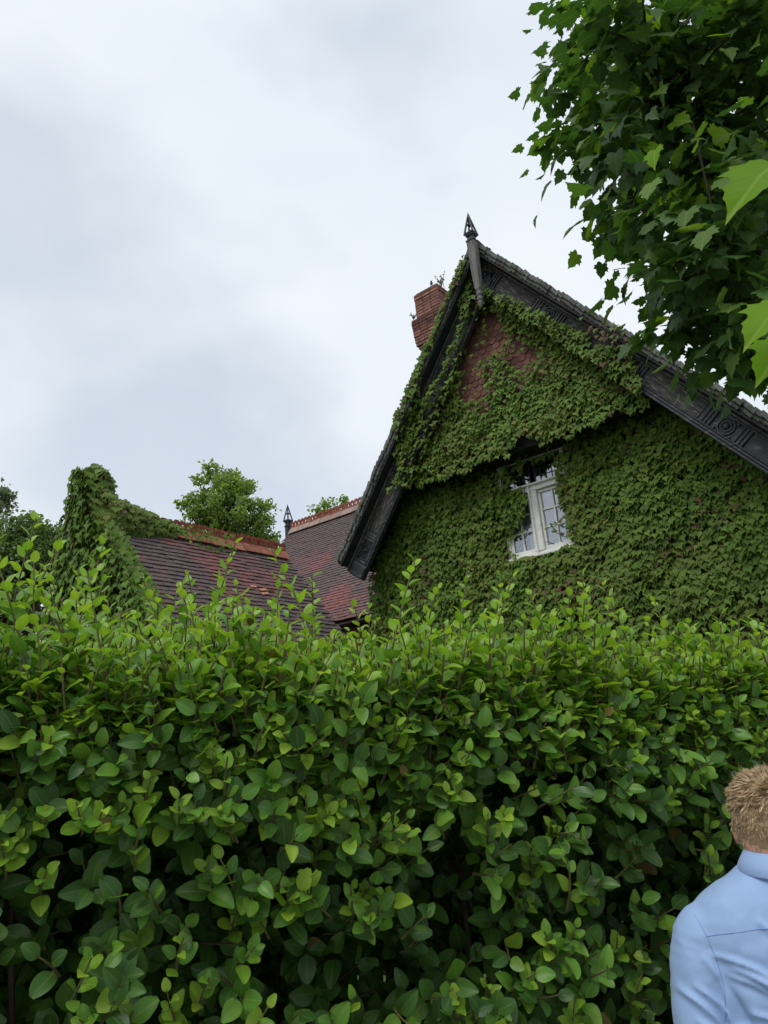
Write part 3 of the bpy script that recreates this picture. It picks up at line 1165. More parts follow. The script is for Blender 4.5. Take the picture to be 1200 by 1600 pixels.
# lower wall
n_low = 13000
for i in range(n_low * 2):
    x, z = random.uniform(-3.72, 3.66), random.uniform(1.2, 6.45)
    if i > n_low and z < 3.0:
        continue
    edge = n3(x, z, 2.2, 9) * .22
    if z > 4.95 and abs(x + .0) > 3.72 - (z - 4.85) * .66 + edge * .6:
        continue
    if x > 3.58 + edge * .5:
        continue
    if z > 5.9 and random.random() < (z - 5.9) * 1.55 + (.25 if x < .9 and x > -1.2 else -.15):
        continue
    if inpoly(x, z, PW):
        continue
    if i > n_low * 1.25 and z < 3.4:
        continue
    if -.95 < x < .25 and z > 5.85 and random.random() < .2:
        continue
    th = .10 + .13 * n3(x, z, 1.3) + .05 * n3(x, z, 4)
    y = .58 - max(.02, th) - random.uniform(0, .08)
    near_win = -.75 < x < .7 and 4.4 < z < 6.1
    if near_win and z > 5.85:
        y = min(y, .50)
    put(x, y + (.05 if near_win and z < 5.85 else 0), z + .05, (0, -1, .8), random.uniform(.065, .125))
# jettied gable and across the boards
for i in range(11500):
    x, z = random.uniform(-2.6, 2.45), random.uniform(6.1, 9.9)
    df = verge(x) - z
    if x >= 0:
        dmin = .90 - .19 * x + .10 * n3(x, z, 3, 2)
        if x > 2.3:
            continue
    else:
        dmin = .72 + .1 * n3(x, z, 3, 2)
        if x < -1.55:
            dmin = .62 - (.62 + .1) * min(1, (-1.55 - x) / .3)
            if x < -2.3:
                dmin = .7
        if -.55 < x < -.25:
            dmin = .3
    if -.2 < x < .25 and z > 9.05:
        dmin = .95
    if df < dmin:
        continue
    zb = 6.5 - .26 + .16 * n3(x, 0, 2.5, 5) + (.12 if -.1 < x < .5 else 0)
    if z < zb:
        continue
    pa = inpoly(x, z, PA) or inpoly(x, z, PB)
    if pa and random.random() < .965:
        continue
    sp = -.95 < x < .95 and 7.3 < z < 8.4 and random.random() < .35      # thinner growth around the bare patches
    if sp:
        continue
    onboard = df < 1.08
    y0 = -.15 if onboard else .08
    th = .05 + .10 * n3(x, z, 1.6, 1) + .04 * n3(x, z, 5)
    y = y0 - max(.01, th) - random.uniform(0, .06)
    if x < 0 and .86 < df < 1.25:
        y = random.uniform(-.22, .06)
    put(x, y, z + .05, (0, -1, .8), random.uniform(.06, .115))
# up the left verge
for i in range(380):
    x = -random.uniform(.2, 2.15)
    df = random.uniform(-.05, .14) if x > -1.45 else random.uniform(-.05, .33)
    if n3(x, df, 1.6, 4) < -.12 and x > -1.5:
        continue
    put(x, -.44 + random.uniform(-.05, .32) * (1 if df > .18 else .1), verge(x) - df, (.2, -1, .35), random.uniform(.06, .11), 0 if random.random() < .85 else 2)
# dry trails on the right verge
for i in range(40):
    x = random.gauss(2.1, .15)
    df = random.uniform(.0, .5)
    put(x, -.44, verge(x) - df, (0, -1, .5), random.uniform(.05, .09), 2 if random.random() < .6 else 0)
# trails over the window and under the jetty
for (x, z) in ((.3, 5.06), (.22, 5.05), (.38, 5.09), (.46, 5.12), (.5, 5.1), (-.4, 5.06), (-.3, 5.08), (-.5, 5.05), (.27, 4.93), (.48, 4.8), (.53, 4.9), (-.55, 4.72), (-.5, 4.68), (.12, 5.02)):
    for k in range(3):
        put(x + random.uniform(-.03, .03), .53, z + random.uniform(-.02, .03), (0, -1, .4), random.uniform(.035, .06))
ivP = np.array(ivP)
ivS = np.array(ivS)
wP = (np.array(HW.to_3x3()) @ ivP.T).T + np.array(HO)
px, py, pz = proj(wP)
ok = (py < 960) & (ivS > .08) & (rng.random(len(ivP)) < .35)
leaves(ivy, 'leaf', ivP, ivD, ivN, ivS, rng.integers(0, 3, len(ivP)), ivM, IV, IM, 300, view_score(wP, ivS, ok))
# woody stems up the wall
for k in range(26):
    x = random.uniform(-3.4, 3.2)
    z = .1
    pts = []
    while z < min(6.3, verge(x) - 1.0):
        pts.append((x, .56 - random.uniform(0, .03), z))
        x += random.uniform(-.18, .18)
        z += random.uniform(.3, .5)
        x = max(-3.6, min(3.4, x))
        if -.75 < x < .65 and 4.3 < z < 6.4:
            break
    if len(pts) > 2:
        vs_.tube(pts, [.022 - .012 * i / len(pts) for i in range(len(pts))], 5)
vs_.build('stems', M['vine'], ivy, stuff=True)

# ------------------------------------------------------------------ ivy on the wing's gable end and stack
ivy2 = thing('ivy', 'dense ivy tower swallowing the wing gable end and stack at the left', 'ivy', HW @ Vector((SXc, -4.2, 0)), YAW)
ivP, ivD, ivN, ivS, ivM = [], [], [], [], []


def put2(x, y, z, nrm, size):
    put(x - SXc, y + 4.2, z, nrm, size, random.choices((0, 1, 2), (.88, .1, .02))[0], (0, 0, -1))


def hwid(z):
    return float(np.interp(z, (0, 4.2, 5.4, 6.1, 6.6), (.9, .76, .46, .13, .0)))


for i in range(5200):              # the stack, all sides
    z = random.uniform(1.2, 6.68)
    h = hwid(z) + .12 + .12 * n3(z, i % 4, 1.5)
    dpt = .24
    f_ = random.random()
    if f_ < .45:
        put2(SXc + random.uniform(-h, h), -4.22 - dpt - random.uniform(0, .14), z, (0, -1, .6), random.uniform(.09, .15))
    elif f_ < .75:
        put2(SXc + h + random.uniform(-.03, .08), -4.22 + random.uniform(-dpt, dpt), z, (1, 0, .6), random.uniform(.09, .15))
    else:
        put2(SXc - h - random.uniform(-.03, .08), -4.22 + random.uniform(-dpt, dpt), z, (-1, 0, .6), random.uniform(.09, .15))
for i in range(260):               # domed top
    a = random.uniform(0, 6.28)
    r_ = math.sqrt(random.random()) * .24
    put2(SXc + r_ * math.cos(a), -4.22 + r_ * .8 * math.sin(a), 6.76 - r_ * r_ * 3 + random.uniform(-.1, .08), (math.cos(a) * .6, math.sin(a) * .6 - .4, 1), random.uniform(.09, .14))
for i in range(5600):              # gable end wall
    x, z = random.uniform(RX - 2.1, RX + 2.2), random.uniform(1.2, RZ + .15)
    if z > RZ + .12 - abs(x - RX) * math.tan(ph):
        continue
    put2(x, -4.28 - random.uniform(0, .2) - .1 * n3(x, z, 1.3), z, (0.1, -1, .6), random.uniform(.09, .145))
for i in range(1100):              # over the right verge on to the tiles
    t_ = random.uniform(0, 3.3)
    wdt = .10 + .14 * n3(t_, 0, 1.4, 8)
    b_ = random.uniform(-.2, wdt)
    hgt = .03 + .12 * max(0, 1 - b_ / .3) * random.random() + .03
    put2(RX + cs * t_ + sn * hgt, Y0 + b_, RZ - sn * t_ + cs * hgt, (.75, -.5, .6), random.uniform(.085, .14))
for i in range(1900):              # a thick roll along the first part of the ridge
    b_ = random.uniform(0, 1.75)
    thick = .43 * (1 - b_ / 1.9) ** .8 + .10
    a = random.uniform(-.6, 3.5)
    r_ = thick * random.uniform(.7, 1.05)
    put2(RX - .12 + r_ * math.cos(a) * .9, Y0 + b_ - .1, RZ + .02 + r_ * math.sin(a) * .95 , (math.cos(a), -.3, math.sin(a) + .5), random.uniform(.08, .13))
for i in range(150):
    b_ = random.uniform(1.4, 2.6)
    put2(RX + random.uniform(-.02, .3), Y0 + b_, RZ + .16 - random.uniform(0, .4), (.8, -.2, .6), random.uniform(.05, .09))
ivP = np.array(ivP)
ivS = np.array(ivS)
H2 = np.array(HW.to_3x3())
wP = (H2 @ ivP.T).T + np.array(ivy2.location)
px, py, pz = proj(wP)
ok = (py < 940) & (rng.random(len(ivP)) < .3)
leaves(ivy2, 'leaf', ivP, ivD, ivN, ivS, rng.integers(0, 3, len(ivP)), ivM, IV, IM, 300, view_score(wP, ivS, ok))
q = MB()
for k in range(8):
    x = random.uniform(-.6, .6)
    q.tube([(x, -.32, 0), (x + .1, -.3, 2), (x * .8, -.24, 4), (x * .6, -.2, 6)], [.025, .02, .015, .008], 5)
q.build('stems', M['vine'], ivy2, stuff=True)

# little weeds growing on the chimney
def weed(label, loc, n, h):
    wd = MB()
    t = thing('weed', label, 'plant', HW @ Vector(loc), YAW, 'weeds rooted on the brick chimney')
    lf = MB()
    for k in range(n):
        a = random.uniform(0, 6.28)
        l_ = h * random.uniform(.5, 1)
        tip = Vector((math.cos(a) * l_ * .4, math.sin(a) * l_ * .4, l_))
        wd.tube([(0, 0, 0), tip * .5 + Vector((0, 0, .02)), tip], [.006, .005, .003], 4)
        for j in range(5):
            p = tip * random.uniform(.35, 1)
            e = Vector((random.uniform(-1, 1), random.uniform(-1, 1), random.uniform(-.3, 1))).normalized() * .05
            s_ = e.cross(Vector((random.random(), random.random(), random.random()))).normalized() * .016
            lf.add([p, p + e * .5 + s_, p + e, p + e * .5 - s_], [(0, 1, 2, 3)])
    wd.build('stalks', M['stem'], t, stuff=True)
    lf.build('foliage', M['weed'], t, stuff=True)


weed('wispy weed rooted on top of the brick chimney', (CX + .3, CY - .1, ztop), 9, .34)
weed('small weed on the ledge at the left corner of the brick chimney', (CX - .38, CY - .36, 10.86), 7, .16)

# ------------------------------------------------------------------ trees behind
def tree(name, label, base, trunk_h, trunk_r, crown, n_clump, per, lsize, mat, clump_r=.5, group=None, sparse=1.0, seed=1):
    """crown: list of ellipsoids (centre, radii) in world coordinates"""
    rs = random.Random(seed)
    r2 = np.random.default_rng(seed)
    b = Vector(base)
    t = thing(name, label, 'tree', b, 0, group)
    tr = MB()
    main = Vector(crown[0][0]) - b
    tr.tube([(0, 0, -.05), (main.x * .2, main.y * .2, trunk_h * .5), (main.x * .6, main.y * .6, trunk_h), tuple(main)], [trunk_r, trunk_r * .8, trunk_r * .6, trunk_r * .25], 8)
    tr.build('trunk', M['bark'], t, smooth=True)
    br = MB()
    cl = []
    for i in range(n_clump):
        c, rad = crown[rs.randrange(len(crown))]
        v = Vector((rs.gauss(0, 1), rs.gauss(0, 1), rs.gauss(0, 1))).normalized() * (rs.random() ** .45)
        p = Vector(c) + Vector((v.x * rad[0], v.y * rad[1], v.z * rad[2])) - b
        cl.append(p)
        s0 = main * rs.uniform(.75, 1.0)
        md = (s0 + p) / 2 + Vector((0, 0, -.2 * (p - s0).length * .5))
        br.tube([s0, md, p], [trunk_r * .22, trunk_r * .12, trunk_r * .05], 4, cap=False)
    br.build('branches', M['twig'], t, stuff=True)
    P = []
    for p in cl:
        k = int(per * rs.uniform(.5, 1.3) * sparse)
        cr = clump_r * rs.uniform(.6, 1.25)
        d = r2.normal(size=(k, 3))
        d /= np.linalg.norm(d, axis=1, keepdims=True)
        d *= (r2.random((k, 1)) ** .5) * cr
        d[:, 2] *= .75
        P.append(d + np.array(p))
    P = np.concatenate(P)
    k = len(P)
    D = r2.normal(size=(k, 3)) + np.array([0, 0, -.5])
    N = r2.normal(size=(k, 3)) * .8 + np.array([0, -.2, .9])
    lv = leaf_grid(lambda q_: .34 * math.sin(math.pi * min(1, .08 + .92 * q_)) ** .8, 3, 3, .3, -.2, 0, 0)
    leaves(t, 'leaf', P, D, N, r2.uniform(.7, 1.3, k) * lsize, np.zeros(k, int), np.zeros(k, int), [lv], [mat], 0, np.zeros(k), 'crown')
    return t


G_ = 'trees beyond the house roofs'
tree('tree', 'rounded green tree standing behind the crested ridge of the tiled wing', (-8.2, 34, 0), 9, .28,
     [((-8.2, 34, 13.6), (2.3, 2.3, 2.0)), ((-9.2, 34, 13.4), (1.5, 1.5, 1.5)), ((-7.2, 34, 13.5), (1.6, 1.6, 1.7)), ((-8.1, 34, 15.2), (1.4, 1.4, 1.3)), ((-6.6, 33.8, 12.2), (1.2, 1.2, 1.0)), ((-8.6, 34, 11.5), (2.6, 2.4, 1.5))],
     150, 75, .20, M['bt_a'], .55, G_, seed=3)
tree('sapling', 'thin sparse sapling top behind the rear ridge beside the dark gable', (-1.75, 24, 0), 8.6, .07,
     [((-1.8, 24, 10.0), (.9, .7, .55)), ((-2.25, 24, 9.9), (.35, .35, .6)), ((-1.35, 24, 10.2), (.5, .5, .4)), ((-2.0, 24, 9.3), (1.0, .5, .5))], 24, 26, .13, M['bt_a'], .26, G_, seed=8)
tree('tree', 'wispy grey green tree reaching into the left edge of the picture', (-18.6, 30, 0), 10, .22,
     [((-18.2, 30, 13.0), (1.3, 1.5, 1.6)), ((-17.3, 30, 12.3), (1.0, 1, 1.0)), ((-18.4, 30, 11.0), (2, 1.5, 1.5)), ((-17.6, 30, 14.0), (.6, .6, .7))], 60, 32, .17, M['bt_c'], .45, G_, seed=11)
tree('tree', 'dark bushy tree low at the left beside the ivy tower', (-14.3, 26, 0), 6, .22,
     [((-14.0, 26, 9.4), (1.6, 1.5, 1.3)), ((-13.0, 25.5, 9.6), (1.0, 1, 1.3)), ((-15.4, 26, 9.0), (1.5, 1.5, 1.2)), ((-14.0, 26, 7.5), (2.6, 2, 1.8)), ((-14.2, 26, 10.6), (.8, .8, .9)), ((-15.5, 26, 5.5), (3.0, 2, 2.0)), ((-13.6, 25.5, 4.5), (2.6, 2, 2.0))], 260, 70, .18, M['bt_b'], .5, G_, seed=14)

# ------------------------------------------------------------------ the hedge
hedge = thing('hedge', 'thick glossy green broadleaf hedge with pale new shoots along its top', 'hedge', H0, H_A)
HX = np.array([1.0, 0, 0])
HT = 0.95                                     # thickness


def gr_w(t):
    return .37 * (math.sin(math.pi * min(1, max(0, .03 + .94 * t ** .85)))) ** .62


def gr_w2(t):
    return .335 * (math.sin(math.pi * min(1, max(0, .03 + .94 * t ** .8)))) ** .68


HV = [leaf_grid(gr_w, 5, 7, .10, -.16, .035, .2), leaf_grid(gr_w, 5, 7, .16, -.26, .045, 2.1), leaf_grid(gr_w2, 5, 7, .06, -.08, .055, 4.0, .06), leaf_grid(gr_w2, 5, 7, .22, -.34, .03, 1.0, -.05), leaf_grid(gr_w, 5, 7, .05, .10, .05, 3.0)]
hP, hD, hN, hS, hM, hO = [], [], [], [], [], []
stems = MB()


def htop(x):
    """height of the clipped top along the hedge (local x)"""
    return 1.96 - .055 * max(-.2, x + .6) - .03 * max(0, -x - 1) + .03 * n3(x, 0, 1.1, 6) + .02 * n3(x, 0, 4, 2)


def face(x, z):
    return .05 * n3(x, z, 1.6, 1) + .03 * n3(x, z, 4.5, 3)


def shoot(p0, d, ln, n, s0, s1, ages, spread, upn, outer, draw=True, rad=.0028):
    """a stem with spirally set leaves"""
    d = Vector(d).normalized()
    side = d.cross(Vector((.2, .9, .3))).normalized()
    oth = d.cross(side)
    ph_ = random.uniform(0, 6.28)
    bend = Vector((random.uniform(-1, 1), random.uniform(-1, 1), .3)) * ln * .2
    pts = []
    for k in range(5):
        t = k / 4
        pts.append(Vector(p0) + d * ln * t + bend * t * t)
    if draw:
        stems.tube(pts, [rad * (1.25 - .7 * k / 4) for k in range(5)], 4, cap=False)
    for k in range(n):
        t = (k + .6) / n
        t = .12 + .88 * t
        p = Vector(p0) + d * ln * t + bend * t * t
        a = ph_ + k * 2.4
        out_ = side * math.cos(a) + oth * math.sin(a)
        sp = spread * (1.15 - .55 * t)
        dr = (out_ * sp + d * (1.0 - .25 * sp)).normalized()
        size = s0 + (s1 - s0) * t ** 1.3
        size *= random.uniform(.72, 1.2)
        nrm = (d * 1.0 - out_ * .35 + Vector(upn) * 1.0 + Vector((random.uniform(-.35, .35), random.uniform(-.35, .35), random.uniform(-.2, .2))))
        hP.append(tuple(p + out_ * .004))
        hD.append(tuple(dr + Vector((0, 0, -.12 * (1 - t)))))
        hN.append(tuple(nrm))
        hS.append(size)
        hO.append(outer)
        u = random.random()
        a_ = ages(t)
        hM.append(3 if random.random() < .006 else (2 if u < a_[0] else (1 if u < a_[0] + a_[1] else 0)))


# the clipped face: short twigs pushing out, local y negative is towards the camera
X0h, X1h = -3.2, 3.9
area_n = 3700
for i in range(area_n):
    x = random.uniform(X0h, X1h)
    z = random.uniform(.1, 1.0) * htop(x)
    if i % 5 == 0:
        z = random.uniform(1.1, htop(x))
    if i % 9 == 0:
        z = htop(x) - random.uniform(.03, .28)
    if (x < -1.9 or x > 2.5 or z < .75) and random.random() < .35:
        continue
    cl_ = n3(x, z, 3.2, 12)
    if cl_ < -.12 and z < htop(x) - .22 and random.random() < .75:     # gaps that look into the dark inside
        continue
    lift = random.uniform(-.06, .05)
    y = face(x, z) + lift + .05
    fresh = random.random() < .30 + .25 * cl_
    d = Vector((random.uniform(-.6, .6), -1.0, random.uniform(-.1, .9)))
    if fresh:
        ln, n = random.uniform(.07, .14), random.randint(5, 8)
        ag = lambda t: (.4 + .5 * t, .4)
        shoot((x, y + .02, z - .04), d + Vector((0, 0, .5)), ln, n, .046, .024, ag, .85, (0, -.9, .55), True)
    else:
        ln, n = random.uniform(.06, .13), random.randint(3, 5)
        ag = lambda t: (.06, .24 + .25 * t)
        shoot((x, y + .03, z - .02), d, ln, n, .060, .042, ag, 1.0, (0, -1.15, .55), True)
# inner, older leaves and hidden twigs
for i in range(3000):
    x = random.uniform(X0h, X1h)
    z = random.uniform(.1, htop(x) - .05)
    y = face(x, z) + .19 + random.random() ** 1.2 * .4
    d = Vector((random.uniform(-.8, .8), -.8, random.uniform(-.3, .8)))
    shoot((x, y, z), d, random.uniform(.06, .12), random.randint(3, 4), .068, .05, lambda t: (0, .03), 1.0, (0, -1.1, .4), False, draw=i % 2 == 0)
for i in range(12000):               # far side and core
    x = random.uniform(X0h, X1h)
    z = random.uniform(.1, htop(x) - .03) if i % 3 else random.uniform(1.3, htop(x) - .03)
    y = random.uniform(.42, HT)
    back = y > .75
    shoot((x, y, z), (random.uniform(-.8, .8), 1 if back else -.5, .5), .1, 5, .075, .055, lambda t: (0, .1), 1.0, (0, .9 if back else -.6, .6), False, draw=False)
# the top: a carpet of upright new shoots
for i in range(5200):
    x = random.uniform(X0h, X1h)
    y = random.random() ** 1.15 * HT * 1.0
    y = max(y, .06)
    zt = htop(x) - .07
    tall = 1.0 if x < .5 else max(.45, 1.0 - (x - .5) * .30)
    tuft = .6 + .8 * max(0, n3(x, y, 2.6, 20) + .25)
    ln = random.uniform(.16, .32) * tall * tuft
    if random.random() < (.06 if x < .6 else .03):
        ln = random.uniform(.28, .48) * tall
    n = max(5, int(ln / .016))
    shoot((x, y - .02, zt), (random.gauss(0, .2), random.gauss(-.1, .2), 1), ln + .04, n, .056 if ln < .25 else .062, .025, lambda t: (.45 + .5 * t, .5 - .4 * t), 1.0, (0, -.25, .8), True, rad=.0032)
# rim between face and top
for i in range(1500):
    x = random.uniform(X0h, X1h)
    z = htop(x) - random.uniform(-.03, .16)
    shoot((x, face(x, z) + random.uniform(.02, .14), z - .03), (random.uniform(-.4, .4), -.45, .8), random.uniform(.08, .15), random.randint(4, 7), .056, .03, lambda t: (.3 + .4 * t, .5), .95, (0, -.7, .8), True)
hP, hS = np.array(hP), np.array(hS)
rz = np.array(Matrix.Rotation(H_A, 3, 'Z'))
wP = (rz @ hP.T).T + np.array(H0)
ok = np.array(hO) & (hP[:, 1] < .03)
print('hedge leaves', len(hP))
leaves(hedge, 'leaf', hP, hD, hN, hS, rng.integers(0, 5, len(hP)), hM, HV, HM, 300, view_score(wP, hS * rng.uniform(.75, 1, len(hS)), ok))
stems.build('shoots', M['stem'], hedge, stuff=True)
tw = MB()
for i in range(60):
    x = X0h + (X1h - X0h) * (i + random.random()) / 60
    y = random.uniform(.3, .65)
    pts = [Vector((x, y, -.02))]
    for k in range(5):
        pts.append(pts[-1] + Vector((random.uniform(-.12, .12), random.uniform(-.1, .1), .37)))
    tw.tube(pts, [.018, .016, .013, .010, .007, .004], 5)
    for k in range(7):
        p = pts[1 + k % 4]
        e = p + Vector((random.uniform(-.3, .3), random.uniform(-.15, .3), random.uniform(.1, .35)))
        tw.tube([p, (p + e) / 2 + Vector((0, 0, .03)), e], [.008, .005, .003], 4)
tw.build('branches', M['twig'], hedge, stuff=True)

# ------------------------------------------------------------------ the plane tree overhead
TB = Vector((4.4, 4.9, 0))
plane = thing('plane_tree', 'large maple-leaved tree overhanging from the upper right corner', 'tree', TB)
ENDS = [(1.42, 3.52, 6.0), (1.38, 3.49, 5.77), (1.25, 3.43, 5.27), (1.32, 3.42, 5.1), (1.61, 3.38, 6.28), (1.45, 3.43, 5.62), (1.5, 3.45, 4.84), (1.57, 3.51, 4.37), (1.65, 3.47, 4.2), (1.67, 3.38, 3.92), (1.71, 3.41, 3.84), (1.75, 3.26, 3.61), (1.76, 3.21, 3.47), (1.83, 3.11, 3.33), (1.51, 3.5, 4.6), (1.55, 3.51, 5.5), (1.92, 3.14, 3.41), (2.37, 4.18, 4.68), (2.46, 2.81, 5.7), (2.97, 4.1, 4.89), (1.53, 2.71, 4.09), (1.85, 3.96, 6.31), (2.62, 3.45, 6.08), (2.13, 2.67, 4.96), (1.69, 3.11, 4.13), (3.03, 4.26, 4.85), (2.31, 2.94, 5.01), (1.32, 2.6, 5.11), (2.01, 2.97, 4.95), (2.16, 3.05, 4.59), (1.48, 2.88, 3.9), (2.71, 3.23, 6.32), (1.33, 2.76, 4.14), (2.84, 3.37, 5.81), (1.76, 3.42, 5.42), (2.58, 3.31, 6.11), (1.73, 2.8, 3.45), (2.35, 2.71, 5.35), (1.85, 3.0, 5.08), (1.38, 2.66, 5.38), (1.8, 3.71, 7.0), (1.76, 2.96, 4.76), (1.96, 3.64, 4.06), (2.2, 3.57, 6.72), (2.65, 3.3, 5.99), (2.05, 4.32, 5.95), (2.09, 3.87, 5.36), (1.85, 3.12, 5.29), (2.76, 3.64, 5.53), (2.45, 3.83, 4.57), (2.52, 3.56, 5.46), (2.67, 3.86, 6.05), (1.63, 2.68, 4.03), (2.19, 3.45, 5.79), (1.93, 3.4, 3.99), (2.94, 4.31, 4.91), (2.56, 3.37, 4.74), (2.73, 3.59, 5.07), (1.84, 3.02, 3.91), (2.48, 3.72, 4.86), (2.06, 4.11, 5.08), (1.61, 2.79, 3.78), (2.11, 2.91, 5.84), (1.47, 2.74, 5.22), (1.34, 2.83, 4.66), (1.87, 2.54, 4.39), (2.16, 3.07, 5.87), (2.08, 4.41, 5.51), (2.72, 3.77, 5.46), (2.52, 4.28, 5.41), (1.67, 2.95, 4.17), (1.69, 2.9, 5.26), (1.35, 2.9, 4.54), (1.91, 3.05, 4.73), (2.09, 2.8, 5.02), (2.37, 3.94, 4.98), (1.87, 2.59, 4.01), (2.18, 3.49, 4.53), (2.75, 3.36, 6.31), (1.99, 3.01, 4.71), (1.81, 3.02, 3.46), (1.91, 3.54, 4.86), (2.09, 2.58, 5.27), (2.49, 3.89, 4.29), (2.57, 3.38, 6.44), (1.95, 3.31, 5.97), (1.44, 2.45, 5.15), (2.51, 4.15, 5.59), (1.75, 2.72, 5.3), (2.5, 3.51, 4.88), (1.41, 2.8, 3.72), (2.14, 3.52, 4.42), (1.96, 2.64, 5.09), (1.74, 3.27, 5.41)]
ENDS = [Vector(e) - TB + Vector((0, 0, max(0, (4.4 - e[2]) * .07))) for e in ENDS]
rs = random.Random(21)
for i in range(260):                 # the rest of the crown, up and to the right of the picture
    v = Vector((rs.gauss(0, 1), rs.gauss(0, 1), rs.gauss(0, 1))).normalized() * rs.random() ** .35
    p = Vector((-.1 + v.x * 3.0, -.2 + v.y * 3.0, 6.6 + v.z * 3.3))
    x_, y_, z_ = proj(np.array([p + TB]))
    if z_[0] > 0 and x_[0] < 1230 and y_[0] > -80 and y_[0] < 1700:
        continue
    ENDS.append(p)
q = MB()
q.tube([(0, 0, -.05), (.03, .02, 1.5), (-.05, 0, 3.2), (.05, .05, 5), (.1, .1, 7), (.15, .1, 9.3)], [.26, .2, .17, .15, .11, .05], 10)
q.build('trunk', M['bark'], plane, smooth=True)
lim = MB()
LIMBS = []
for (t0, tip) in (((-.05, 0, 3.2), (-2.0, -1.5, 4.2)), ((0, .02, 3.9), (-2.6, -1.7, 5.2)), ((.05, .05, 5), (-2.7, -1.3, 6.3)), ((0, 0, 4.2), (-1.9, -.6, 5.2)), ((0, 0, 3.6), (-1.7, -1.9, 4.9)), ((.1, .1, 6), (-.8, -1.8, 7.6)), ((.1, .1, 6), (2.4, 1.2, 8)), ((.1, .1, 5.5), (.5, 2.6, 7.5)), ((.1, .1, 5.2), (2.2, -1.4, 7))):
    a, b_ = Vector(t0), Vector(tip)
    pts = [a.lerp(b_, k / 6) + Vector((rs.uniform(-.06, .06), rs.uniform(-.06, .06), .22 * math.sin(math.pi * k / 6) + rs.uniform(-.05, .05))) for k in range(7)]
    lim.tube(pts, [.07 - .009 * k for k in range(7)], 6)
    LIMBS += pts
NEAR = [(Vector((.875, 1.19, 2.93)), .155, 0), (Vector((.965, 1.43, 2.74)), .13, -1), (Vector((1.0, 1.50, 2.68)), .13, 1)]
lim.tube([Vector((1.9, 2.5, 4.0)) - TB, Vector((1.55, 2.0, 3.6)) - TB, Vector((1.2, 1.5, 3.15)) - TB, Vector((.98, 1.25, 2.98)) - TB, Vector((.885, 1.195, 2.935)) - TB], [.014, .01, .007, .004, .002], 5)
lim.tube([Vector((1.2, 1.5, 3.15)) - TB, Vector((1.12, 1.5, 2.95)) - TB, Vector((1.02, 1.48, 2.78)) - TB, Vector((.97, 1.435, 2.745)) - TB], [.007, .005, .003, .0015], 5)
lim.tube([Vector((1.02, 1.48, 2.78)) - TB, Vector((1.005, 1.5, 2.69)) - TB], [.003, .0015], 4)
lim.tube([Vector((1.9, 2.5, 4.0)) - TB, LIMBS[32]], [.014, .03], 5)


def plane_leaf(s, bend, fold):
    lobes = [(-90 + 0, 0)]
    pts = [(0, 0)]
    # half outline (right side), from the stalk to the tip, then mirrored
    half = [(.10, -.08), (.30, -.14), (.42, -.04), (.40, .08), (.60, .18), (.52, .26), (.62, .42), (.45, .40), (.36, .44), (.34, .50), (.38, .62), (.30, .66), (.26, .76), (.18, .80), (.08, .90)]
    half = [(x * s, y) for x, y in half]
    o = [(0, 0)] + half + [(0, 1.06)] + [(-x, y) for x, y in half[::-1]]
    return leaf_fan(o, (0, .28), bend, fold, -.22)


PV = [plane_leaf(1.0, -.22, .16), plane_leaf(.9, -.35, .28), plane_leaf(1.08, -.1, .08), plane_leaf(.95, .12, -.1)]
pP, pD, pN, pS, pM = [], [], [], [], []
tws = MB()
for e in ENDS:
    a = min(LIMBS, key=lambda q_: (q_ - e).length + rs.random() * .3)
    dv = (e - a)
    md = a.lerp(e, .5) + Vector((rs.uniform(-.1, .1), rs.uniform(-.1, .1), .10 * dv.length))
    tws.tube([a, md, e], [.014, .009, .004], 5, cap=False)
    ax = (e - md).normalized()
    n = rs.randint(38, 52)
    for k in range(n):
        t = 1 - .95 * rs.random() ** 1.3
        c = md.lerp(e, .25 + .8 * t)
        off = Vector((rs.gauss(0, 1), rs.gauss(0, 1), rs.gauss(0, .7))) * .115
        p = c + off
        d = (off.normalized() * .7 + ax * .4 + Vector((0, 0, -.4)) + Vector((rs.uniform(-.3, .3), rs.uniform(-.3, .3), rs.uniform(-.2, .2))))
        pP.append(tuple(p))
        pD.append(tuple(d))
        pN.append((rs.gauss(0, .5), rs.gauss(0, .5) - .15, 1.0))
        pS.append(rs.uniform(.062, .122))
        u = rs.random()
        pM.append(0 if u < .83 else (1 if u < .985 else 2))
for p, s_, k in NEAR:
    pP.append(tuple(p - TB))
    pD.append((-.55 + .2 * k, -.1, -.35 + .1 * k))
    pN.append((.25, -.55, .8))
    pS.append(s_)
    pM.append(2)
for p, s_, mi in (((1.16, 2.16, 3.93), .085, 2), ((1.19, 2.31, 3.91), .09, 1), ((1.26, 2.15, 3.53), .09, 1), ((1.30, 2.3, 3.75), .09, 1)):
    pP.append(tuple(Vector(p) - TB))
    pD.append((-.4, -.1, -.8))
    pN.append((-.5, -.5, .75))
    pS.append(s_)
    pM.append(mi)
for i in range(90):                  # leaves along the low bough
    t = rs.random()
    p = Vector((1.9, 2.5, 4.0)).lerp(Vector((1.1, 1.4, 3.05)), t) + Vector((rs.gauss(0, .1), rs.gauss(0, .1), rs.gauss(0, .07)))
    x_, y_, z_ = proj(np.array([p]))
    if x_[0] < 1290:
        continue
    pP.append(tuple(p - TB))
    pD.append((rs.gauss(-.3, .4), rs.gauss(-.3, .4), -.6))
    pN.append((rs.gauss(0, .4), rs.gauss(-.2, .4), 1))
    pS.append(rs.uniform(.08, .13))
    pM.append(0 if rs.random() < .7 else 1)
tws.build('twigs', M['twig'], plane, stuff=True)
lim.build('limbs', M['bark'], plane, stuff=True)
pP, pS = np.array(pP), np.array(pS)
wP = pP + np.array(TB)
sc_ = view_score(wP, pS)
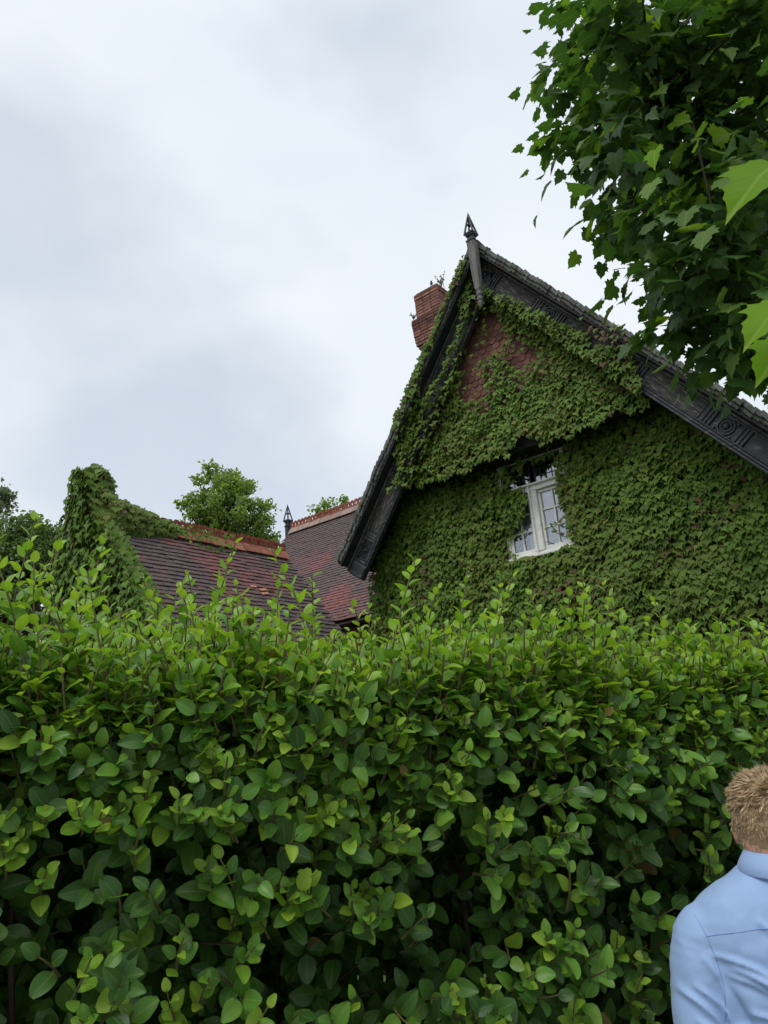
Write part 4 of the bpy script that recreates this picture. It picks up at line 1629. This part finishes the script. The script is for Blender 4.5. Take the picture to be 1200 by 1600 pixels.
leaves(plane, 'leaf', pP, pD, pN, pS, rng.integers(0, 4, len(pP)), pM, PV, PM, 300, sc_)

# ------------------------------------------------------------------ the man by the hedge
exec_person = True
M['shirt'] = None


def shirt_mat():
    mt, t, b, o = nodes('pale_blue_cotton')
    tcn = t.nodes.new('ShaderNodeTexCoord')
    wv = NN(t, 'ShaderNodeTexNoise', Scale=900.0, Detail=1.0)
    t.links.new(tcn.outputs['Object'], wv.inputs['Vector'])
    c = mixc(t, wv.outputs['Fac'], (.235, .36, .60), (.29, .42, .66))
    t.links.new(c, b.inputs['Base Color'])
    b.inputs['Roughness'].default_value = .75
    b.inputs['Sheen Weight'].default_value = .15
    bump(t, b, pos_noise(t, 26, 3), .15, .004)
    return mt


M['shirt'] = shirt_mat()


def skin_mat():
    mt, t, b, o = nodes('skin')
    c = mixc(t, ramp(t, pos_noise(t, 40, 3), .35, .65), (.50, .25, .18), (.60, .33, .25))
    t.links.new(c, b.inputs['Base Color'])
    b.inputs['Roughness'].default_value = .5
    b.inputs['Subsurface Weight'].default_value = .08
    b.inputs['Subsurface Radius'].default_value = (.02, .008, .004)
    return mt


M['skin'] = skin_mat()
M['trouser'] = surf('navy_cloth', (.02, .024, .04), (.03, .034, .05), 30, .85, bstr=.1)
M['shoe'] = surf('brown_leather', (.06, .03, .018), (.09, .045, .025), 20, .45)
M['eye'] = surf('eye', (.6, .6, .6), (.65, .64, .62), 10, .2, bstr=0)
M['seam'] = surf('shirt_seam', (.19, .30, .53), (.22, .33, .56), 60, .8, bstr=0)


def hair_mat():
    mt, t, b, o = nodes('short_fair_hair')
    n = t.nodes.new('ShaderNodeValToRGB')
    n.color_ramp.elements[0].color = (.23, .155, .088, 1)
    n.color_ramp.elements[1].color = (.68, .51, .31, 1)
    k = n.color_ramp.elements.new(.5)
    k.color = (.44, .31, .175, 1)
    g_ = t.nodes.new('ShaderNodeNewGeometry')
    t.links.new(g_.outputs['Random Per Island'], n.inputs['Fac'])
    t.links.new(n.outputs['Color'], b.inputs['Base Color'])
    b.inputs['Roughness'].default_value = .5
    return mt


M['hair'] = hair_mat()
M['undercoat'] = surf('hair_undercoat', (.20, .135, .075), (.30, .21, .12), 120, .7, bstr=.3)
MAN = Vector((.822, 1.77, 0))
man = thing('person', 'man with short fair hair in a pale blue shirt seen from behind beside the hedge', 'person', MAN, R(-6))


def ell(cx, cy, z, a, b_, n=24, p=2.3):
    out = []
    for k in range(n):
        t = 2 * math.pi * k / n
        c, s_ = math.cos(t), math.sin(t)
        out.append(Vector((cx + a * math.copysign(abs(c) ** (2 / p), c), cy + b_ * math.copysign(abs(s_) ** (2 / p), s_), z)))
    return out


def limb(mb, pts, rad, n=14):
    mb.tube(pts, rad, n)


def remeshed(mb, name, mat, parent, voxel, smooth_it=6, fac=.5):
    me = mb.mesh(name, mat)
    tmp = bpy.data.objects.new('tmp', me)
    COL.objects.link(tmp)
    md = tmp.modifiers.new('r', 'REMESH')
    md.mode = 'VOXEL'
    md.voxel_size = voxel
    sm = tmp.modifiers.new('s', 'SMOOTH')
    sm.iterations = smooth_it
    sm.factor = fac
    dg = bpy.context.evaluated_depsgraph_get()
    dg.update()
    me2 = bpy.data.meshes.new_from_object(tmp.evaluated_get(dg))
    me2.name = name
    bpy.data.objects.remove(tmp)
    me2.materials.clear()
    me2.materials.append(mat)
    me2.shade_smooth()
    return link(name, me2, parent)


def smoothpath(pts, n):
    """Catmull-Rom through points with radii"""
    P_ = [Vector(p[:3]) for p in pts]
    r_ = [p[3] for p in pts]
    out, rad = [], []
    for i in range(len(P_) - 1):
        p0, p1, p2, p3 = P_[max(0, i - 1)], P_[i], P_[i + 1], P_[min(len(P_) - 1, i + 2)]
        for k in range(n):
            t = k / n
            out.append(.5 * ((2 * p1) + (p2 - p0) * t + (2 * p0 - 5 * p1 + 4 * p2 - p3) * t * t + (3 * p1 - p0 - 3 * p2 + p3) * t ** 3))
            rad.append(r_[i] + (r_[i + 1] - r_[i]) * t)
    out.append(P_[-1])
    rad.append(r_[-1])
    return out, rad


HZ = 1.592
HR = Matrix.Translation((0, -.015, 0)) @ Matrix.Rotation(R(-28), 4, 'Z') @ Matrix.Translation((0, .015, 0))      # head centre height
body = MB()
# head, jaw, neck
def ellipsoid(mb, c, r_, n=16, M=None):
    rings = []
    for i in range(1, n):
        a = math.pi * i / n
        rings.append([Vector((c[0] + r_[0] * math.sin(a) * math.cos(2 * math.pi * k / 20), c[1] + r_[1] * math.sin(a) * math.sin(2 * math.pi * k / 20), c[2] - r_[2] * math.cos(a))) for k in range(20)])
    mb.loft(rings, M)


ellipsoid(body, (0, -.005, HZ + .018), (.076, .096, .098), M=HR)
ellipsoid(body, (0, .03, HZ - .035), (.063, .068, .085), M=HR)
ellipsoid(body, (0, -.045, HZ - .02), (.066, .05, .07), M=HR)
body.tube([(0, .095, HZ + .01), (0, .112, HZ - .022), (0, .098, HZ - .032)], [.009, .014, .012], 8, HR)
body.tube([(-.024, .09, HZ - .062), (0, .1, HZ - .06), (.024, .09, HZ - .062)], [.006, .008, .006], 8, HR)
for sg in (-1, 1):
    ellipsoid(body, (sg * .079, -.005, HZ - .008), (.011, .018, .032), 8, HR)
    body.tube([(sg * .012, .094, HZ + .024), (sg * .034, .088, HZ + .028), (sg * .052, .07, HZ + .022)], [.006, .007, .005], 6, HR)
p_, r_ = smoothpath([(0, -.03, 1.42, .075), (0, -.03, 1.50, .060), (0, -.02, 1.56, .058), (0, -.005, 1.61, .058)], 4)
body.tube(p_, r_, 16)
body.loft([ell(0, 0, z, a, b_) for z, a, b_ in ((.84, .15, .105), (.95, .158, .108), (1.08, .15, .10), (1.22, .17, .108), (1.33, .175, .105), (1.41, .15, .08), (1.47, .08, .06))])


def arm(sg, mb, grow, upto=1.0):
    pts = [(sg * .155, -.005, 1.39, .050 + grow), (sg * .182, -.012, 1.34, .048 + grow), (sg * .212, -.03, 1.20, .042 + grow), (sg * .226, -.045, 1.085, .040 + grow), (sg * .230, .0, .985, .037 + grow), (sg * .235, .06, .885, .028 + grow)]
    p_, r_ = smoothpath(pts, 6)
    k = int(len(p_) * upto)
    mb.tube(p_[:k], r_[:k], 18)
    return p_


for sg in (-1, 1):
    arm(sg, body, 0)
    # hand: palm, four curled fingers, a thumb leaving its side
    wr = Vector((sg * .235, .06, .885))
    dn = Vector((-sg * .05, .35, -1)).normalized()
    fw_ = Vector((0, 1, .35)).normalized()      # hand's breadth runs front to back
    inn = Vector((-sg, 0, 0))
    rings = []
    for t, hw_, th_ in ((-.01, .024, .018), (.03, .036, .015), (.065, .042, .014), (.09, .040, .012)):
        c = wr + dn * t
        rings.append([c + fw_ * hw_ * math.cos(2 * math.pi * k / 12) + inn * th_ * math.sin(2 * math.pi * k / 12) for k in range(12)])
    body.loft(rings)
    for f_, ln_ in enumerate((.066, .076, .072, .056)):
        b0 = wr + dn * .082 + fw_ * (.030 - .020 * f_)
        k1 = b0 + dn * ln_ * .45 + inn * .006
        k2 = k1 + (dn * .8 + inn * .6).normalized() * ln_ * .32
        k3 = k2 + (dn * .4 + inn * .9).normalized() * ln_ * .26
        body.tube([b0, k1, k2, k3], [.0088, .0085, .0078, .0065], 8)
    tb = wr + dn * .025 + fw_ * .03
    body.tube([tb, tb + fw_ * .022 + dn * .03 + inn * .01, tb + fw_ * .028 + dn * .058 + inn * .022], [.012, .0095, .0075], 8)
    # legs
    p_, r_ = smoothpath([(sg * .085, 0, .88, .085), (sg * .092, .005, .70, .078), (sg * .095, .01, .50, .056), (sg * .097, -.005, .33, .052), (sg * .098, -.01, .10, .036), (sg * .098, 0, .06, .036)], 5)
    body.tube(p_, r_, 14)
    body.tube([(sg * .098, -.03, .05), (sg * .103, .08, .045), (sg * .108, .15, .035)], [.035, .036, .026], 10)
bd_ = remeshed(body, 'body', M['skin'], man, .0065, 4)

# shirt: torso and sleeves as one skin, then folds pressed into it
sh = MB()
sh.loft([ell(0, y, z, a, b_, 36, p) for z, a, b_, y, p in ((.80, .192, .135, 0, 2.4), (.95, .188, .132, 0, 2.4), (1.08, .186, .128, -.002, 2.4), (1.2, .198, .130, -.006, 2.5), (1.3, .212, .128, -.010, 2.6), (1.37, .220, .120, -.012, 2.5), (1.425, .218, .106, -.014, 2.4), (1.46, .195, .094, -.016, 2.3), (1.487, .155, .082, -.018, 2.2), (1.508, .112, .074, -.02, 2.1), (1.53, .078, .068, -.024, 2.0))])
for sg in (-1, 1):
    pts = [(sg * .160, -.008, 1.405, .060), (sg * .200, -.014, 1.375, .066), (sg * .226, -.022, 1.28, .062), (sg * .240, -.04, 1.16, .058), (sg * .246, -.046, 1.085, .059), (sg * .23, -.01, 1.0, .052), (sg * .24, .05, .90, .042)]
    p_, r_ = smoothpath(pts, 6)
    sh.tube(p_, r_, 20)
shirt = remeshed(sh, 'shirt', M['shirt'], man, .0045, 18, .5)
# folds on the back and sleeves: ridges along drawn lines (x, z), (x, z), width, height
FOLDS = [((-.198, 1.366), (-.076, 1.306), .007, .005), ((-.14, 1.335), (-.07, 1.265), .008, .005), ((-.10, 1.43), (-.055, 1.33), .009, .005), ((-.05, 1.33), (.02, 1.21), .010, .007), ((-.245, 1.31), (-.175, 1.215), .008, .006), ((-.255, 1.25), (-.20, 1.20), .007, .005), ((-.08, 1.225), (-.03, 1.14), .009, .006), ((-.18, 1.33), (-.10, 1.29), .006, .004), ((-.02, 1.38), (.03, 1.30), .009, .005), ((-.15, 1.27), (-.09, 1.235), .007, .005), ((-.165, 1.345), (-.05, 1.26), .012, .007), ((-.19, 1.235), (-.06, 1.215), .008, .006), ((-.18, 1.205), (-.02, 1.13), .010, .008), ((-.12, 1.225), (.0, 1.11), .009, .006),
         ((-.085, 1.39), (-.055, 1.25), .014, .007), ((.085, 1.39), (.055, 1.25), .014, .007), ((-.05, 1.22), (-.01, 1.0), .016, .009), ((.04, 1.25), (.01, 1.02), .016, .009), ((-.165, 1.2), (-.10, 1.02), .016, .010),
         ((-.13, 1.10), (-.03, .98), .013, .008), ((.165, 1.345), (.05, 1.26), .012, .007), ((.18, 1.205), (.04, 1.13), .010, .008), ((.16, 1.2), (.1, 1.0), .016, .010), ((.12, 1.1), (.03, .95), .013, .008),
         ((-.215, 1.36), (-.19, 1.24), .010, .006), ((-.275, 1.30), (-.20, 1.22), .009, .006), ((-.27, 1.16), (-.215, 1.10), .009, .008), ((-.30, 1.10), (-.21, 1.075), .009, .009), ((-.30, 1.06), (-.22, 1.045), .008, .007), ((-.192, 1.32), (-.165, 1.08), .012, -.009), ((.192, 1.32), (.165, 1.08), .012, -.009), ((.275, 1.30), (.20, 1.22), .009, .006), ((.30, 1.10), (.21, 1.075), .009, .009)]
me = shirt.data
nv = len(me.vertices)
co = np.empty(nv * 3, np.float32)
me.vertices.foreach_get('co', co)
co = co.reshape(-1, 3)
no = np.empty(nv * 3, np.float32)
me.vertices.foreach_get('normal', no)
no = no.reshape(-1, 3)
disp = np.zeros(nv)
back = np.clip((-no[:, 1] + .35) / .6, 0, 1)
for (a, b_, wd, ht) in FOLDS:
    a, b_ = np.array(a), np.array(b_)
    ab = b_ - a
    q_ = co[:, [0, 2]] - a
    t = np.clip((q_ @ ab) / (ab @ ab), 0, 1)
    bow = np.array([-ab[1], ab[0]]) * .10
    cpt = a + t[:, None] * ab + bow * np.sin(np.pi * t)[:, None]
    ds = np.hypot(*(co[:, [0, 2]] - cpt).T)
    w_ = np.sin(np.pi * np.clip(t * .92 + .04, 0, 1)) ** .5
    disp += 2.9 * ht * w_ * back * (np.exp(-np.abs(ds / wd) ** 1.4) - .45 * np.exp(-(ds / (2.2 * wd)) ** 2))
for i in range(nv):
    v = co[i]
    disp[i] -= .0032 * abs(noise.noise(Vector((v[0] * 13 + v[2] * 9, v[1] * 12, v[2] * 15 - v[0] * 6)))) + .0016 * abs(noise.noise(Vector((v[0] * 30 - v[2] * 16, v[1] * 30, v[2] * 30 + 9))))
    disp[i] += .0035 * noise.noise(Vector((v[0] * 9, v[1] * 9, v[2] * 6))) + .0016 * noise.noise(Vector((v[0] * 24 + 5, v[1] * 24, v[2] * 14)))
co2 = co + no * disp[:, None]
me.vertices.foreach_set('co', co2.ravel().astype(np.float32))
me.update()
# yoke seam: a thin raised line lying on the back, found by ray casting on to the shirt
from mathutils.bvhtree import BVHTree
bvh = BVHTree.FromPolygons([tuple(v) for v in co2], [tuple(p.vertices) for p in me.polygons])


def on_back(x, z):
    h = bvh.ray_cast(Vector((x, -1, z)), Vector((0, 1, 0)))
    return h[0] if h[0] else None


for zf, x0, x1 in ((lambda x: 1.425 - .6 * x * x, -.205, .205),):
    pts = []
    for i in range(41):
        x = x0 + (x1 - x0) * i / 40
        h = on_back(x, zf(x))
        if h:
            pts.append(h + Vector((0, -.0003, 0)))
    q = MB()
    q.tube(pts, .0010, 5)
    q.build('yoke_seam', M['seam'], shirt)
for sg in (-1, 1):                       # armhole seams
    pts = []
    for i in range(20):
        t = i / 19
        h = on_back(sg * (.212 - .02 * math.sin(t * 2.6)), 1.435 - .19 * t)
        if h:
            pts.append(h + Vector((0, -.0003, 0)))
    if len(pts) > 3:
        q = MB()
        q.tube(pts, .0010, 5)
        q.build('armhole_seam', M['seam'], shirt)
# collar: stand and folded leaf
q = MB()
n = 40
rows = []
for (rr, zz_, dz) in ((.064, 1.550, 0), (.068, 1.556, 0), (.074, 1.552, 0), (.088, 1.532, 0), (.100, 1.509, 0), (.098, 1.506, 0), (.082, 1.528, 0), (.070, 1.543, 0)):
    ring_ = []
    for k in range(n):
        a = 2 * math.pi * k / n
        fr = max(0, math.sin(a))             # lower at the front
        ring_.append(Vector((rr * math.cos(a) * 1.0, -.024 + rr * math.sin(a) * .93, zz_ - .05 * fr ** 1.5 + .004 * math.cos(2 * a))))
    rows.append(ring_)
vs = [p for r2_ in rows for p in r2_]
fs = []
for i in range(len(rows)):
    i2 = (i + 1) % len(rows)
    for k in range(n):
        k2 = (k + 1) % n
        fs.append((i * n + k, i * n + k2, i2 * n + k2, i2 * n + k))
q.add(vs, fs)
cl = q.build('collar', M['shirt'], shirt, smooth=True)

# hair: a cap of short strands, longer and ruffled on the crown
hr_v, hr_f = [], []
rs = random.Random(5)
hc = Vector((0, -.008, HZ + .012))


def strand(p, d, ln, wd, droop):
    d = d.normalized()
    s_ = d.cross(Vector((rs.gauss(0, 1), rs.gauss(0, 1), rs.gauss(0, 1)))).normalized() * wd
    b = len(hr_v)
    m1 = p + d * ln * .55 + Vector((0, 0, -droop * .3))
    e = p + d * ln + Vector((0, 0, -droop))
    hr_v.extend([tuple(p - s_), tuple(p + s_), tuple(m1 - s_ * .75), tuple(m1 + s_ * .75), tuple(e)])
    hr_f.extend([(b, b + 1, b + 3), (b, b + 3, b + 2), (b + 2, b + 3, b + 4)])


bvh2 = BVHTree.FromPolygons([tuple(v.co) for v in bd_.data.vertices], [tuple(p.vertices) for p in bd_.data.polygons])
clumps = []
for i in range(520):
    cv = Vector((rs.gauss(0, 1), rs.gauss(0, 1), rs.gauss(0, 1))).normalized()
    clumps.append((cv, Vector((rs.gauss(0, 1), rs.gauss(0, 1), rs.gauss(0, 1))) * .32, rs.uniform(.75, 1.25)))
from mathutils.kdtree import KDTree
kd = KDTree(len(clumps))
for i, c in enumerate(clumps):
    kd.insert(c[0], i)
kd.balance()
cnt = 0
while cnt < 24000:
    v = Vector((rs.gauss(0, 1), rs.gauss(0, 1), rs.gauss(0, 1))).normalized()
    wv = v.copy()
    # hairline: brow in front, nape behind
    zmin = .52 if v.y > .35 else (-.62 if v.y < -.1 else -.05 - 1.15 * max(0, -v.y + .1) + .55 * max(0, v.y))
    if v.y < -.1:
        zmin = -.68 + .3 * abs(v.x) + rs.uniform(-.08, .08)
    if v.z < zmin:
        continue
    v = HR.to_3x3() @ v
    h = bvh2.ray_cast(HR @ hc + v * .3, -v)
    if not h[0]:
        continue
    p = h[0]
    crown = max(0, min(1, (v.z - .25) / .5))
    # sweep: down at the back and sides, forward and up on the crown, whorl noise for tufts
    tv = Vector((noise.noise(p * 38), noise.noise(p * 38 + Vector((7, 3, 1))), noise.noise(p * 38 + Vector((1, 9, 4)))))
    down = Vector((0, 0, -1)) - v * (-v.z)
    whorl = Vector((.30, -.45, .85)).normalized()
    fl = wv - whorl
    fl = fl - wv * fl.dot(wv)
    fl = fl + wv.cross(fl) * .35 + Vector((0, 0, -.35)) * (1 - crown) * 3
    fl = HR.to_3x3() @ fl.normalized()
    near_w = max(0, 1 - (wv - whorl).length / .35)
    dr = fl * (1.0 - .5 * near_w) + v * (.34 + .42 * crown) + tv * (.3 + .45 * crown)
    ln = rs.uniform(.008, .013) + .017 * crown * rs.uniform(.5, 1.2)
    cv, cj, cl_ = clumps[kd.find(wv)[1]]
    dr = dr.normalized() + HR.to_3x3() @ ((cv - wv) * (2.2 + 2.5 * crown) + cj * (.4 + .55 * crown))
    ln *= cl_
    low = max(0, min(1, (v.z + .3) / .35))
    if v.z < -.1:
        ln *= .65 + .35 * low
    dr = dr + Vector((rs.gauss(0, .14), rs.gauss(0, .14), rs.gauss(0, .14)))
    strand(p - v * .001, dr, ln, .0007 + .0005 * crown, .002 * crown)
    cnt += 1
# the short undercoat next to the skin
N_STR = len(hr_f)
NA, NB = 48, 40
grid = {}
for i in range(NA):
    for j in range(NB):
        ph_, th_ = 2 * math.pi * i / NA, math.pi * (j + .5) / NB
        wv = Vector((math.sin(th_) * math.cos(ph_), math.sin(th_) * math.sin(ph_), math.cos(th_)))
        zmin = .55 if wv.y > .35 else (-.50 + .3 * abs(wv.x) if wv.y < -.1 else .0 + .55 * max(0, wv.y))
        if wv.z < zmin:
            continue
        v = HR.to_3x3() @ wv
        h = bvh2.ray_cast(HR @ hc + v * .3, -v)
        if h[0]:
            grid[i, j] = len(hr_v)
            hr_v.append(tuple(h[0] + v * .0022))
for (i, j), a in list(grid.items()):
    k = [grid.get(((i + 1) % NA, j)), grid.get(((i + 1) % NA, j + 1)), grid.get((i, j + 1))]
    if all(q_ is not None for q_ in k):
        hr_f.extend([(a, k[0], k[1]), (a, k[1], k[2])])
hme = npmesh('hair', np.array(hr_v), np.array(hr_f), [M['hair'], M['undercoat']], np.array([0] * N_STR + [1] * (len(hr_f) - N_STR)), smooth=False)
hr = link('hair', hme, man)
for sg in (-1, 1):
    q = MB()
    ellipsoid(q, (sg * .031, .083, HZ + .008), (.011, .011, .011), 8, HR)
    q.build('eye', M['eye'], man, smooth=True)
# trousers and shoes
tr = MB()
tr.loft([ell(0, 0, z, a, b_, 28) for z, a, b_ in ((.72, .165, .115), (.80, .178, .125), (.9, .172, .12), (.98, .165, .115))])
for sg in (-1, 1):
    p_, r_ = smoothpath([(sg * .088, 0, .80, .095), (sg * .094, .005, .62, .086), (sg * .097, .008, .46, .072), (sg * .099, 0, .28, .066), (sg * .1, 0, .07, .058)], 5)
    tr.tube(p_, r_, 18)
remeshed(tr, 'trousers', M['trouser'], man, .009, 6)
for sg in (-1, 1):
    s2 = MB()
    s2.loft([ell(sg * .102, y0_, z, a, b_, 20, 2.6) for z, a, b_, y0_ in ((.0, .046, .135, .055), (.025, .05, .14, .055), (.055, .046, .12, .045), (.085, .04, .075, .01), (.11, .038, .055, -.005))])
    s2.build('shoe', M['shoe'], man, smooth=True)
